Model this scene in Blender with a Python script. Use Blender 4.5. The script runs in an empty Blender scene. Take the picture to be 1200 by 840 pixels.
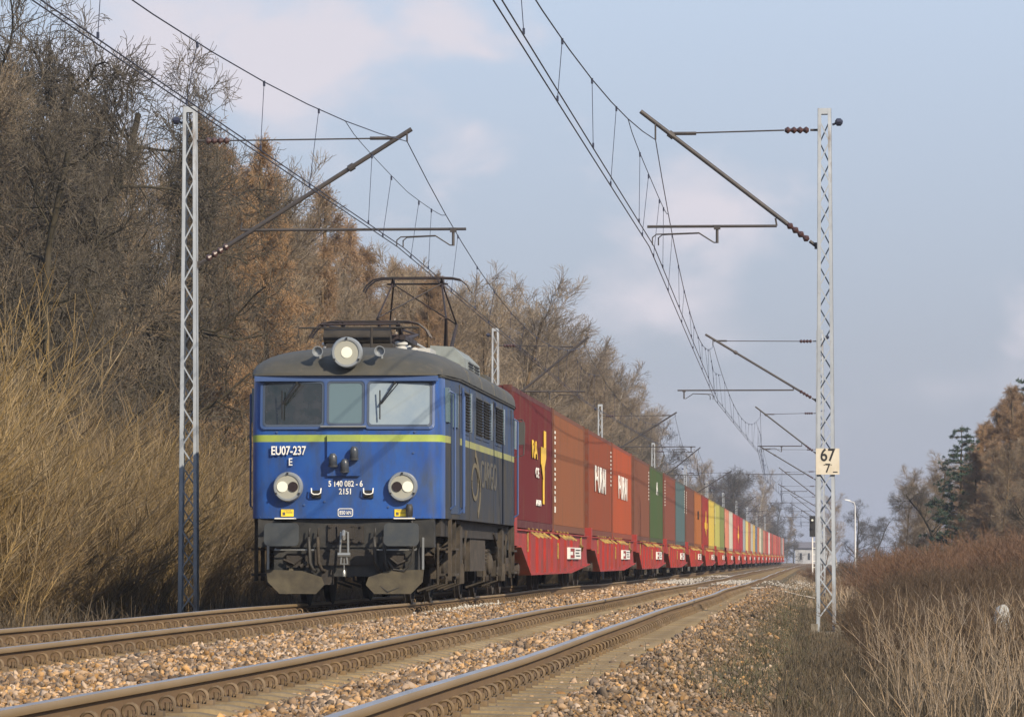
import bpy, math, random
import numpy as np
from mathutils import Vector, Matrix
R = math.radians
rnd = random.Random(7)
nr = np.random.RandomState(11)
PI = math.pi

# ------------------------------------------------------------------ camera, world, sun
scn = bpy.context.scene
F = 5000.0                     # focal length in photo pixels (1200 wide)
EYE = 0.635
cam_d = bpy.data.cameras.new('camera'); cam = bpy.data.objects.new('camera', cam_d)
scn.collection.objects.link(cam); scn.camera = cam
cam_d.sensor_width = 36; cam_d.lens = 36 * F / 1200; cam_d.clip_end = 9000; cam_d.clip_start = .5
PITCH = math.atan(236 / F); YAW = math.atan(355 / F * math.cos(PITCH))
cam.location = (0, 0, EYE)
cam.rotation_euler = (R(90) + PITCH, 0, YAW)

SUN_EL, SUN_AZ = 31.0, 138.0        # azimuth clockwise from +Y: the sun stands behind the camera's right shoulder
world = bpy.data.worlds.new('World'); scn.world = world; world.use_nodes = True
wn = world.node_tree; wn.nodes.clear()
def N(nt, typ, **kw):
    n = nt.nodes.new(typ)
    for k, v in kw.items(): setattr(n, k, v)
    return n
out = N(wn, 'ShaderNodeOutputWorld'); bg = N(wn, 'ShaderNodeBackground'); bg.inputs['Strength'].default_value = .1
sky = N(wn, 'ShaderNodeTexSky', sky_type='NISHITA', sun_disc=False)
sky.sun_elevation = R(SUN_EL); sky.sun_rotation = R(SUN_AZ); sky.air_density = 1.0; sky.dust_density = 1.2; sky.ozone_density = 2.5
tc = N(wn, 'ShaderNodeTexCoord'); mp = N(wn, 'ShaderNodeMapping'); mp.inputs['Scale'].default_value = (1, 1, 1.7)
mp.inputs['Location'].default_value = (.31, .12, .05)
nz = N(wn, 'ShaderNodeTexNoise'); nz.inputs['Scale'].default_value = 30; nz.inputs['Detail'].default_value = 7; nz.inputs['Roughness'].default_value = .5
nz.inputs['Distortion'].default_value = .25
cr = N(wn, 'ShaderNodeValToRGB'); cr.color_ramp.elements[0].position = .47; cr.color_ramp.elements[1].position = .66
cr.color_ramp.elements[0].color = (0, 0, 0, 1); cr.color_ramp.elements[1].color = (.62, .62, .62, 1)
L = wn.links.new
L(tc.outputs['Generated'], mp.inputs['Vector']); L(mp.outputs[0], nz.inputs['Vector']); L(nz.outputs['Fac'], cr.inputs[0])
sp = N(wn, 'ShaderNodeSeparateXYZ'); L(tc.outputs['Generated'], sp.inputs[0])
vr = N(wn, 'ShaderNodeValToRGB'); L(sp.outputs['Z'], vr.inputs[0])          # thin veil of high cloud, greyer low down
e = vr.color_ramp.elements; e[0].position = 0; e[0].color = (3.0, 3.15, 4.0, 1); e[1].position = .5; e[1].color = (3.6, 4.6, 6.4, 1)
for p_, c_ in ((.05, (3.35, 3.6, 4.5, 1)), (.13, (4.45, 5.1, 6.3, 1))): q_ = e.new(p_); q_.color = c_
m1 = N(wn, 'ShaderNodeMixRGB'); m1.inputs['Fac'].default_value = .82; L(sky.outputs[0], m1.inputs['Color1']); L(vr.outputs[0], m1.inputs['Color2'])
def mth(op, a, b=None, clamp=False):
    n = N(wn, 'ShaderNodeMath', operation=op, use_clamp=clamp)
    for k, v in enumerate((a, b)):
        if v is None: continue
        if isinstance(v, (int, float)): n.inputs[k].default_value = v
        else: L(v, n.inputs[k])
    return n.outputs[0]
# cloud banks: soft bodies standing at fixed directions of the sky, their outline broken up by noise
CLOUDS = [((-.135, .125), .085, .038, .95), ((-.17, .10), .03, .02, .5), ((-.020, .080), .022, .016, .8), ((-.036, .058), .030, .013, .6), ((.048, .063), .020, .011, .8), ((.03, .040), .03, .007, .3), ((-.03, .035), .05, .01, .35), ((.30, .12), .12, .05, .8), ((-.40, .2), .2, .08, .8), ((.55, .25), .2, .1, .8), ((1.2, .5), .5, .2, .9), ((-1.3, .6), .5, .2, .9)]
azi = mth('ARCTAN2', sp.outputs['X'], sp.outputs['Y'])
wob = mth('MULTIPLY', mth('SUBTRACT', nz.outputs['Fac'], .5), 4.0)
tot = None
for (ca, ce), ra, re_, amp in CLOUDS:
    dx = mth('DIVIDE', mth('SUBTRACT', azi, ca), ra); dz = mth('DIVIDE', mth('SUBTRACT', sp.outputs['Z'], ce), re_)
    d = mth('SQRT', mth('ADD', mth('MULTIPLY', dx, dx), mth('MULTIPLY', dz, dz)))
    v = mth('MULTIPLY', mth('ADD', mth('SUBTRACT', 1.05, d), wob, ), amp * .9, True)
    tot = v if tot is None else mth('MAXIMUM', tot, v)
sm = N(wn, 'ShaderNodeMapRange', interpolation_type='SMOOTHSTEP'); sm.inputs[3].default_value = 0; sm.inputs[4].default_value = .9; L(tot, sm.inputs[0])
mx = N(wn, 'ShaderNodeMixRGB'); mx.inputs['Color2'].default_value = (5.9, 5.6, 6.1, 1)
L(sm.outputs[0], mx.inputs['Fac']); L(m1.outputs[0], mx.inputs['Color1']); L(mx.outputs[0], bg.inputs['Color']); L(bg.outputs[0], out.inputs['Surface'])

sd = bpy.data.lights.new('sun', 'SUN'); so = bpy.data.objects.new('sun', sd); scn.collection.objects.link(so)
sd.energy = 5.0; sd.angle = R(.6); sd.color = (1, .87, .68)
az, el = R(SUN_AZ), R(SUN_EL)
sdir = Vector((math.sin(az) * math.cos(el), math.cos(az) * math.cos(el), math.sin(el)))
so.rotation_euler = sdir.to_track_quat('Z', 'Y').to_euler(); so.location = (20, -20, 40)
scn.view_settings.view_transform = 'Standard'; scn.view_settings.look = 'None'
scn.view_settings.exposure = 0.36; scn.view_settings.gamma = 1
scn.cycles.max_bounces = 6; scn.cycles.transparent_max_bounces = 8; scn.cycles.volume_bounces = 0
scn.cycles.use_denoising = True

# ------------------------------------------------------------------ helpers
col = scn.collection
Rc = cam.rotation_euler.to_matrix()
def at(px, py, Y):
    "point of the world at distance Y seen at photo pixel (px, py)"
    d = Rc @ Vector(((px - 600) / F, -(py - 420) / F, -1)); t = Y / d.y
    return Vector((d.x * t, Y, EYE + d.z * t))
def bend(y): return 1.2e-5 * max(0, y - 350) ** 2 if y < 700 else 1.47 + .0084 * (y - 700)

def tag(o, label=None, cat=None, group=None, kind=None):
    if label: o['label'] = label
    if cat: o['category'] = cat
    if group: o['group'] = group
    if kind: o['kind'] = kind
    return o
def empty(name, loc=(0, 0, 0), rz=0, label=None, cat=None, group=None):
    o = bpy.data.objects.new(name, None); col.objects.link(o); o.location = loc; o.rotation_euler = (0, 0, rz)
    o.empty_display_size = .2
    return tag(o, label, cat, group)
KIDS = {}
def link(name, me, parent=None, loc=None):
    o = bpy.data.objects.new(name, me); col.objects.link(o)
    if parent is not None: o.parent = parent; KIDS.setdefault(parent.name, []).append(o)
    if loc is not None: o.location = loc
    return o
def copy_tree(o, parent=None):
    c = o.copy(); col.objects.link(c)
    if parent is not None: c.parent = parent; KIDS.setdefault(parent.name, []).append(c)
    for k in KIDS.get(o.name, []): copy_tree(k, c)
    return c

class MB:
    def __init__(s): s.v = []; s.f = []; s.m = []
    def add(s, vs, fs, mat=0):
        b = len(s.v); s.v += [tuple(v) for v in vs]
        for f in fs: s.f.append(tuple(b + i for i in f)); s.m.append(mat)
        return s
    def box(s, x0, x1, y0, y1, z0, z1, mat=0, M=None):
        vs = [Vector((x, y, z)) for z in (z0, z1) for y in (y0, y1) for x in (x0, x1)]
        if M is not None: vs = [M @ v for v in vs]
        return s.add(vs, [(0, 2, 3, 1), (4, 5, 7, 6), (0, 1, 5, 4), (2, 6, 7, 3), (0, 4, 6, 2), (1, 3, 7, 5)], mat)
    def tube(s, pts, r, n=8, mat=0, caps=True):
        pts = [Vector(p) for p in pts]; rs = r if isinstance(r, (list, tuple)) else [r] * len(pts)
        rings = []; up = None
        for i, p in enumerate(pts):
            t = (pts[min(i + 1, len(pts) - 1)] - pts[max(i - 1, 0)]).normalized()
            if up is None: up = Vector((0, 0, 1)) if abs(t.z) < .9 else Vector((0, 1, 0))
            a = t.cross(up)
            if a.length < 1e-4: a = t.cross(Vector((1, 0, 0)))
            a.normalize(); b = a.cross(t); up = b
            rings.append([p + (a * math.cos(2 * PI * k / n) + b * math.sin(2 * PI * k / n)) * rs[i] for k in range(n)])
        vs = [v for g in rings for v in g]; fs = []
        for i in range(len(pts) - 1):
            for k in range(n): fs.append((i * n + k, i * n + (k + 1) % n, (i + 1) * n + (k + 1) % n, (i + 1) * n + k))
        if caps: fs.append(tuple(range(n - 1, -1, -1))); fs.append(tuple((len(pts) - 1) * n + k for k in range(n)))
        return s.add(vs, fs, mat)
    def bar(s, a, b, w, h, mat=0):
        a = Vector(a); b = Vector(b); t = (b - a).normalized()
        up = Vector((0, 0, 1)) if abs(t.z) < .95 else Vector((0, 1, 0))
        x = t.cross(up).normalized() * w / 2; y = x.cross(t).normalized() * h / 2
        vs = [a - x - y, a + x - y, a + x + y, a - x + y, b - x - y, b + x - y, b + x + y, b - x + y]
        return s.add(vs, [(3, 2, 1, 0), (4, 5, 6, 7), (0, 1, 5, 4), (1, 2, 6, 5), (2, 3, 7, 6), (3, 0, 4, 7)], mat)
    def lathe(s, prof, c, axis, n=16, mat=0):
        "prof: (radius, offset along axis)"
        c = Vector(c); axis = Vector(axis).normalized()
        a = axis.orthogonal().normalized(); b = axis.cross(a)
        vs = []; fs = []
        for r, h in prof:
            for k in range(n): vs.append(c + axis * h + (a * math.cos(2 * PI * k / n) + b * math.sin(2 * PI * k / n)) * r)
        for i in range(len(prof) - 1):
            for k in range(n): fs.append((i * n + k, i * n + (k + 1) % n, (i + 1) * n + (k + 1) % n, (i + 1) * n + k))
        fs.append(tuple(range(n - 1, -1, -1))); fs.append(tuple((len(prof) - 1) * n + k for k in range(n)))
        return s.add(vs, fs, mat)
    def prism(s, poly, off, mat=0):
        "poly: 3D points, extruded by off"
        poly = [Vector(p) for p in poly]; off = Vector(off); n = len(poly)
        vs = poly + [p + off for p in poly]
        return s.add(vs, [tuple(range(n - 1, -1, -1)), tuple(range(n, 2 * n))] + [(i, (i + 1) % n, n + (i + 1) % n, n + i) for i in range(n)], mat)
    def mesh(s, name, mats, smooth=False):
        me = bpy.data.meshes.new(name); me.from_pydata(s.v, [], s.f)
        for m in (mats if isinstance(mats, (list, tuple)) else [mats]): me.materials.append(m)
        me.polygons.foreach_set('material_index', s.m)
        if smooth is True: me.polygons.foreach_set('use_smooth', [True] * len(s.f))
        me.update()
        if smooth == 'auto':
            me.polygons.foreach_set('use_smooth', [True] * len(s.f)); me.set_sharp_from_angle(angle=R(35))
        return me
    def build(s, name, mats, parent=None, loc=None, smooth=False): return link(name, s.mesh(name, mats, smooth), parent, loc)

def npmesh(name, V, Fc, mats, smooth=False):
    "V (n,3), Fc (m,k) arrays"
    me = bpy.data.meshes.new(name); k = Fc.shape[1]
    me.vertices.add(len(V)); me.vertices.foreach_set('co', np.ascontiguousarray(V, dtype=np.float32).ravel())
    me.loops.add(Fc.size); me.loops.foreach_set('vertex_index', Fc.astype(np.int32).ravel())
    me.polygons.add(len(Fc)); me.polygons.foreach_set('loop_start', np.arange(0, Fc.size, k, dtype=np.int32))
    for m in (mats if isinstance(mats, (list, tuple)) else [mats]): me.materials.append(m)
    if smooth: me.polygons.foreach_set('use_smooth', np.ones(len(Fc), dtype=bool))
    me.update(calc_edges=True); me.validate()
    return me

# ------------------------------------------------------------------ materials
def mat(name, c, rough=.8, metal=0, c2=None, scale=3, lo=.35, hi=.65, coords='Object', stretch=None, bump=0, bscale=None,
        island=0, objvar=0, emit=0, spec=None, objcolor=False, detail=6, dirt=None):
    for keys, f in ((('bark', 'twig', 'shoots', 'stems', 'grass', 'soil', 'litter'), (.94, .80, .42)), (('ballast', 'rail_web', 'head_side', 'clip', 'sleeper'), (1.0, .93, .70))):
        if any(k in name for k in keys) and 'birch_bark' != name:
            c = tuple(a * b for a, b in zip(c, f)); c2 = c2 and tuple(a * b for a, b in zip(c2, f))
            if dirt: dirt = (tuple(a * b for a, b in zip(dirt[0], f)),) + dirt[1:]
    m = bpy.data.materials.new(name); m.use_nodes = True; nt = m.node_tree; L = nt.links.new
    b = nt.nodes['Principled BSDF']; b.inputs['Roughness'].default_value = rough; b.inputs['Metallic'].default_value = metal
    if spec is not None: b.inputs['Specular IOR Level'].default_value = spec
    colr = None
    rgb = N(nt, 'ShaderNodeRGB'); rgb.outputs[0].default_value = (*c, 1); colr = rgb.outputs[0]
    if objcolor:
        oi = N(nt, 'ShaderNodeObjectInfo'); colr = oi.outputs['Color']
    t = N(nt, 'ShaderNodeTexCoord'); mpn = N(nt, 'ShaderNodeMapping'); L(t.outputs[coords], mpn.inputs[0])
    if stretch: mpn.inputs['Scale'].default_value = stretch
    if c2 is not None:
        n = N(nt, 'ShaderNodeTexNoise'); n.inputs['Scale'].default_value = scale; n.inputs['Detail'].default_value = detail; n.inputs['Roughness'].default_value = .62
        L(mpn.outputs[0], n.inputs['Vector'])
        r = N(nt, 'ShaderNodeMapRange'); r.inputs[1].default_value = lo; r.inputs[2].default_value = hi; L(n.outputs['Fac'], r.inputs[0])
        x = N(nt, 'ShaderNodeMixRGB'); x.inputs['Color2'].default_value = (*c2, 1); L(colr, x.inputs['Color1']); L(r.outputs[0], x.inputs['Fac']); colr = x.outputs[0]
    if dirt is not None:       # (colour, scale, lo, hi, stretch) : a second layer of staining
        dc, ds, dl, dh, dst = dirt
        m2 = N(nt, 'ShaderNodeMapping'); L(t.outputs[coords], m2.inputs[0]); m2.inputs['Scale'].default_value = dst; m2.inputs['Location'].default_value = (3.1, 7.7, 1.3)
        n = N(nt, 'ShaderNodeTexNoise'); n.inputs['Scale'].default_value = ds; n.inputs['Detail'].default_value = 8; n.inputs['Roughness'].default_value = .7; L(m2.outputs[0], n.inputs['Vector'])
        r = N(nt, 'ShaderNodeMapRange'); r.inputs[1].default_value = dl; r.inputs[2].default_value = dh; L(n.outputs['Fac'], r.inputs[0])
        x = N(nt, 'ShaderNodeMixRGB'); x.inputs['Color2'].default_value = (*dc, 1); L(colr, x.inputs['Color1']); L(r.outputs[0], x.inputs['Fac']); colr = x.outputs[0]
    for amt, kind in ((island, 'i'), (objvar, 'o')):
        if not amt: continue
        if kind == 'i': g = N(nt, 'ShaderNodeNewGeometry'); src = g.outputs['Random Per Island']
        else: g = N(nt, 'ShaderNodeObjectInfo'); src = g.outputs['Random']
        r = N(nt, 'ShaderNodeMapRange'); r.inputs[3].default_value = 1 - amt; r.inputs[4].default_value = 1 + amt; L(src, r.inputs[0])
        h = N(nt, 'ShaderNodeHueSaturation'); L(colr, h.inputs['Color']); L(r.outputs[0], h.inputs['Value'])
        mh = N(nt, 'ShaderNodeMath', operation='MULTIPLY'); mh.inputs[1].default_value = 7.31; L(src, mh.inputs[0])
        fr = N(nt, 'ShaderNodeMath', operation='FRACT'); L(mh.outputs[0], fr.inputs[0])
        r2 = N(nt, 'ShaderNodeMapRange'); r2.inputs[3].default_value = 1 - amt * .8; r2.inputs[4].default_value = 1 + amt * .12; L(fr.outputs[0], r2.inputs[0])
        L(r2.outputs[0], h.inputs['Saturation']); colr = h.outputs[0]
    L(colr, b.inputs['Base Color'])
    if bump:
        n = N(nt, 'ShaderNodeTexNoise'); n.inputs['Scale'].default_value = bscale or scale * 4; n.inputs['Detail'].default_value = 6; L(mpn.outputs[0], n.inputs['Vector'])
        bp = N(nt, 'ShaderNodeBump'); bp.inputs['Strength'].default_value = 1; bp.inputs['Distance'].default_value = bump; L(n.outputs['Fac'], bp.inputs['Height']); L(bp.outputs[0], b.inputs['Normal'])
    if emit:
        L(colr, b.inputs['Emission Color']); b.inputs['Emission Strength'].default_value = emit
    return m

M = {}
M['soil'] = mat('soil', (.10, .075, .048), .95, c2=(.045, .042, .022), scale=.6, bump=.05, bscale=6, dirt=((.15, .115, .07), 3.5, .55, .72, (1, 1, 1)))
M['bed'] = mat('ballast_fines', (.15, .11, .065), .95, c2=(.07, .05, .033), scale=9, bump=.03, bscale=26)
M['stone'] = mat('ballast_stone', (.33, .205, .110), .9, c2=(.105, .060, .032), scale=1.3, lo=.42, hi=.66, island=.58, bump=.004, bscale=60)
M['dirtystone'] = mat('dirty_ballast', (.20, .132, .080), .95, c2=(.080, .050, .030), scale=1.3, lo=.4, hi=.66, island=.5, bump=.004, bscale=60)
M['palestone'] = mat('pale_stone', (.40, .37, .33), .85, island=.25)
M['sand'] = mat('sandy_gravel', (.50, .45, .37), .95, c2=(.3, .25, .19), scale=6, bump=.02, bscale=20)
M['concrete'] = mat('sleeper_concrete', (.215, .165, .105), .92, c2=(.12, .09, .065), scale=3, bump=.006, bscale=30, objvar=.16)
M['footing'] = mat('footing_concrete', (.24, .21, .17), .95, c2=(.12, .10, .07), scale=4, bump=.01)
M['rust'] = mat('rusty_rail_web', (.135, .086, .048), .85, c2=(.105, .066, .04), scale=5, stretch=(1, .25, 1), bump=.001)
M['railhead'] = mat('polished_rail_head', (.50, .47, .47), .33, metal=.9, c2=(.38, .33, .30), scale=4, stretch=(1, .2, 1))
M['railside'] = mat('worn_rail_head_side', (.235, .175, .12), .55, metal=.2, c2=(.20, .145, .09), scale=4, stretch=(1, .2, 1))
M['clip'] = mat('rusty_clip', (.17, .12, .08), .8, c2=(.10, .068, .042), scale=20, objvar=.2)
M['mast'] = mat('mast_grey_paint', (.40, .43, .47), .6, metal=.0, c2=(.25, .275, .31), scale=2, stretch=(1, 1, .5), dirt=((.16, .12, .09), 3, .56, .72, (1, 1, .4)))
M['lace'] = mat('mast_lacing_paint', (.30, .33, .37), .6)
M['tube'] = mat('bracket_tube', (.035, .032, .036), .6, c2=(.06, .05, .045), scale=5)
M['wire'] = mat('copper_wire', (.035, .04, .07), .45, metal=.3)
M['insul'] = mat('brown_insulator', (.06, .03, .028), .3)
M['blue'] = mat('loco_blue', (.014, .062, .27), .28, c2=(.025, .088, .30), scale=1.5, dirt=((.045, .058, .085), 2.9, .46, .74, (1, 1, .30)), bump=.006, bscale=1.6)
M['bluedark'] = mat('loco_blue_trim', (.045, .085, .21), .45)
M['cheek'] = mat('loco_side_paint', (.022, .052, .135), .62, spec=.3, c2=(.055, .066, .085), scale=1.6, dirt=((.075, .07, .06), 2.0, .5, .8, (1, 1, .35)))
M['grime'] = mat('loco_side_grime', (.046, .043, .038), .75, spec=.25, c2=(.024, .034, .058), scale=1.2, dirt=((.085, .07, .048), 2.4, .5, .8, (1, 1, .3)))
M['yellowband'] = mat('yellow_band', (.33, .41, .06), .5, c2=(.22, .28, .09), scale=2)
M['roof'] = mat('roof_paint', (.040, .041, .037), .6, c2=(.062, .056, .042), scale=1.8, dirt=((.13, .105, .07), 3, .58, .85, (1, 1, 1)), bump=.004, bscale=7)
M['under'] = mat('underframe_grime', (.016, .014, .013), .75, c2=(.035, .028, .022), scale=4, bump=.004)
M['undert'] = mat('dusty_running_gear', (.062, .048, .034), .85, c2=(.022, .018, .014), scale=5, bump=.004)
M['beam'] = mat('buffer_beam_grey', (.015, .016, .017), .5, c2=(.04, .038, .034), scale=4)
M['bufferp'] = mat('buffer_plate', (.05, .06, .072), .45, metal=.3, c2=(.075, .08, .08), scale=6)
M['plate'] = mat('dusty_guard_plate', (.105, .09, .06), .7, c2=(.05, .043, .032), scale=4)
M['black'] = mat('black_part', (.012, .012, .012), .6)
M['hose'] = mat('rubber_hose', (.03, .028, .026), .6)
M['steel'] = mat('grey_steel', (.28, .29, .29), .4, metal=.6)
M['white'] = mat('white_paint', (.72, .71, .67), .5)
M['lampring'] = mat('lamp_ring', (.24, .26, .28), .4, metal=.2)
M['lampglass'] = mat('lamp_reflector', (.36, .355, .30), .2, metal=.15)
M['lampon'] = mat('lit_lamp', (1, .92, .70), .3, emit=.66)
_b = M['lampon'].node_tree.nodes['Principled BSDF']; _b.inputs['Base Color'].default_value = (.2, .19, .16, 1); M['lampon'].node_tree.links.remove(_b.inputs['Base Color'].links[0])
M['taillamp'] = mat('red_lamp_off', (.025, .016, .015), .15)
M['glassd'] = mat('dark_window_glass', (.008, .014, .013), .04, c2=(.03, .03, .03), scale=5, spec=.8)
M['glassm'] = mat('grey_window_glass', (.10, .15, .17), .08, spec=.8)
M['skyrefl'] = mat('painted_sky_reflection', (.27, .32, .35), .2, c2=(.19, .25, .32), scale=2.5, lo=.3, hi=.7)  # right windscreen: bright sky reflection painted into the pane colour
M['gasket'] = mat('window_gasket', (.05, .07, .11), .6)
M['louvre'] = mat('louvre_slats', (.05, .05, .048), .6)
M['panto'] = mat('pantograph_frame', (.014, .013, .014), .55, c2=(.035, .02, .02), scale=5)
M['porcelain'] = mat('white_porcelain', (.45, .45, .44), .2)
M['acbox'] = mat('grey_roof_box', (.22, .25, .25), .6, c2=(.17, .18, .17), scale=4)
M['decal'] = mat('yellow_decal', (.75, .55, .03), .5)
M['socket'] = mat('dark_socket', (.03, .04, .06), .35, c2=(.07, .07, .07), scale=8)
M['faded'] = mat('faded_lettering', (.125, .105, .065), .7)
M['fadedg'] = mat('faded_grey_lettering', (.085, .078, .062), .7)
M['cont'] = mat('container_paint', (1, 1, 1), .62, spec=.2, objcolor=True, dirt=((.10, .062, .04), 2.6, .50, .82, (1, .8, .16)), bump=.003, bscale=2)
M['contframe'] = mat('container_frame_paint', (1, 1, 1), .62, spec=.25, objcolor=True, dirt=((.13, .07, .05), 3, .45, .7, (1, 1, 1)))
M['gold'] = mat('gold_lettering', (.75, .48, .04), .5)
M['wred'] = mat('wagon_red', (.36, .022, .015), .55, c2=(.24, .024, .018), scale=1.5, dirt=((.10, .045, .03), 2.4, .46, .76, (1, .6, .5)))
M['wyel'] = mat('yellow_spigot', (.42, .29, .05), .65, c2=(.16, .09, .04), scale=9)
M['wgrey'] = mat('wagon_rust_grey', (.15, .11, .10), .85, c2=(.10, .06, .05), scale=6)
M['bogie'] = mat('bogie_dark', (.030, .026, .024), .85, c2=(.06, .045, .035), scale=5)
M['sign'] = mat('sign_plate', (.58, .53, .44), .6, c2=(.50, .44, .34), scale=6)
M['ink'] = mat('black_ink', (.012, .012, .015), .6)
M['lampost'] = mat('lamp_post_grey', (.55, .55, .55), .6)
M['house'] = mat('pale_render', (.42, .42, .43), .8, c2=(.25, .25, .26), scale=1)
M['hroof'] = mat('dark_roof', (.12, .11, .12), .8)
M['hazard'] = mat('hazard_yellow', (.70, .42, .03), .6)
# vegetation
def bark(n, a, b, **k): return mat(n, a, .92, c2=b, scale=k.pop('scale', 1.3), island=k.pop('island', .25), objvar=k.pop('objvar', .18), **k)
M['oakbark'] = bark('oak_bark', (.046, .040, .034), (.022, .022, .020), coords='Object')
M['oaktwig'] = bark('oak_twigs', (.118, .108, .135), (.060, .058, .078))
M['larchbark'] = bark('larch_bark', (.12, .085, .06), (.08, .06, .04))
M['larchtwig'] = bark('larch_twigs', (.33, .225, .185), (.22, .155, .13))
M['birchbark'] = mat('birch_bark', (.50, .47, .42), .8, c2=(.07, .06, .05), scale=5, stretch=(.5, .5, 3), lo=.45, hi=.6)
M['birchtwig'] = bark('birch_twigs', (.29, .25, .29), (.18, .155, .18))
M['willow'] = bark('willow_shoots', (.30, .225, .13), (.16, .125, .08), island=.35)
M['brushtwig'] = bark('brush_twigs', (.19, .135, .080), (.105, .08, .052), island=.35)
M['hedgetwig'] = bark('hedge_twigs', (.105, .070, .062), (.062, .045, .040), island=.35)
M['redtwig'] = bark('reddish_twigs', (.18, .098, .080), (.115, .070, .060), island=.35)
M['needles'] = mat('pine_needles', (.05, .09, .05), .8, c2=(.03, .055, .035), scale=1.5, island=.35)
M['straw'] = mat('dry_stems', (.34, .285, .33), .9, c2=(.14, .115, .13), scale=.7, island=.45)
M['drygrass'] = mat('dry_grass', (.12, .098, .105), .95, c2=(.055, .048, .050), scale=.5, island=.45)
M['litter'] = mat('leaf_litter', (.17, .12, .07), .95, c2=(.08, .065, .04), scale=1.2, bump=.06, bscale=8)

# ------------------------------------------------------------------ ground
XL, XR = -6.75, -2.70                    # track centre lines
def und(y, ph=0.):
    a = .004 * math.sin(y / 2.9 + 1.1 + ph) + .010 * math.sin(y / 7.1 + ph)
    far = -.04 * math.exp(-((y - 150) / 40) ** 2)
    return a * min(1, max(0, (y - 8) / 20)) + far
def gz(x, y):
    "height of the ground"
    x = x - bend(y)
    P = [(-60, -.3), (-30, -.55), (-14, -.62), (-10.6, -.60), (-8.9, -.34), (-8.3, -.20), (-1.25, -.20), (-.15, -.48), (.6, -.56), (1.8, -.50), (6, -.30), (30, .1), (80, .3)]
    if x <= P[0][0]: z = P[0][1]
    elif x >= P[-1][0]: z = P[-1][1]
    else:
        for (a, za), (b, zb) in zip(P, P[1:]):
            if a <= x <= b: z = za + (zb - za) * (x - a) / (b - a); break
    return z
ys = list(np.arange(-20, 90, 1.5)) + list(np.arange(90, 260, 5)) + list(np.arange(260, 1000, 20)) + [1100, 1300, 1600, 2000]
xs = [-900, -400, -200, -120, -60, -40, -30, -22, -17, -14, -12, -10.6, -9.7, -8.9, -8.3, -7.5, -6, -4.7, -3.5, -2, -1.25, -.9, -.5, -.15, .2, .6, 1.2, 1.8, 2.6, 3.6, 4.8, 6, 8, 11, 15, 20, 30, 50, 80, 150, 300, 600, 900]
V = []; 
for y in ys:
    for x in xs:
        xx = x + (bend(y) if abs(x) < 60 else 0)
        n = 0 if -8.4 < x < -1.2 else rnd.uniform(-.035, .035)
        V.append((xx, y, gz(xx, y) - (.02 if -8.4 < x < -1.3 else 0) + n))
nx = len(xs); Fc = [(j * nx + i, j * nx + i + 1, (j + 1) * nx + i + 1, (j + 1) * nx + i) for j in range(len(ys) - 1) for i in range(nx - 1)]
me = npmesh('ground', np.array(V), np.array(Fc), M['soil'], True); tag(link('ground', me), 'brown soil and leaf litter beside the railway', None, None, 'structure')
# ballast bed, 12 mm above
xs2 = [-8.9, -8.3, -6.75, -4.7, -2.7, -1.3]; V = []
for y in ys[:-4]:
    for x in xs2:
        xx = x + bend(y); V.append((xx, y, gz(xx, y) + (.004 if x in (-8.9, -1.3) else .012)))
nx = len(xs2); Fc = [(j * nx + i, j * nx + i + 1, (j + 1) * nx + i + 1, (j + 1) * nx + i) for j in range(len(ys) - 5) for i in range(nx - 1)]
me = npmesh('ballast_bed', np.array(V), np.array(Fc), M['bed'], True); tag(link('ballast_bed', me), 'compacted brown ballast bed under both tracks', None, None, 'structure')
# sandy foot crossing
def strip(name, pts, w, m, dz=.03):
    b = MB(); vs = []
    for (x, y) in pts:
        for s in (-1, 1):
            yy = y + s * w * (1 + .25 * math.sin(x * 3)); vs.append((x, yy, max(gz(x, yy), -.6) + dz))
    b.add(vs, [(2 * i, 2 * i + 2, 2 * i + 3, 2 * i + 1) for i in range(len(pts) - 1)]); return b.build(name, m)
tag(strip('path', [(-9 + .45 * i, 122 - .02 * i + 2 * (i > 15) * ((i - 15) * .45) * .2) for i in range(21)], 2.0, M['sand'], .05), 'pale sandy foot crossing over the tracks', None, None, 'structure')

# ------------------------------------------------------------------ rails
prof = [(-.0625, 0), (.0625, 0), (.0625, .010), (.014, .026), (.010, .05), (.010, .105), (.034, .112), (.036, .120), (.036, .140), (.030, .149), (-.030, .149), (-.036, .140), (-.036, .120), (-.034, .112), (-.010, .105), (-.010, .05), (-.014, .026), (-.0625, .010)]
yr = list(np.arange(-12, 110, .8)) + list(np.arange(110, 300, 4)) + list(np.arange(300, 900, 15))
def rail(cx, ph, label):
    n = len(prof); V = []; Fc = []; mi = []
    for y in yr:
        dx = bend(y) + .006 * math.sin(y / 4.1 + ph * 3); dz = und(y, ph)
        for (a, b) in prof: V.append((cx + a + dx, y, b - .149 + dz))
    for j in range(len(yr) - 1):
        for i in range(n):
            Fc.append((j * n + i, j * n + (i + 1) % n, (j + 1) * n + (i + 1) % n, (j + 1) * n + i))
            mi.append(1 if i == 9 else (2 if i in (6, 7, 8, 10, 11, 12) else 0))
    me = npmesh('rail', np.array(V), np.array(Fc), [M['rust'], M['railhead'], M['railside']])
    me.polygons.foreach_set('material_index', mi); me.polygons.foreach_set('use_smooth', [True] * len(Fc)); me.set_sharp_from_angle(angle=R(40))
    return tag(link('rail', me), label, 'rail', 'rusty rails of the two tracks')
rail(XR + .75, .2, 'right rail of the right track, with clips in plain view nearest the camera')
rail(XR - .75, .5, 'left rail of the empty right track')
rail(XL + .75, 0, 'rail under the camera side wheels of the train')
rail(XL - .75, .3, 'farthest left rail, passing in front of the foot of the left mast')

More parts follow.
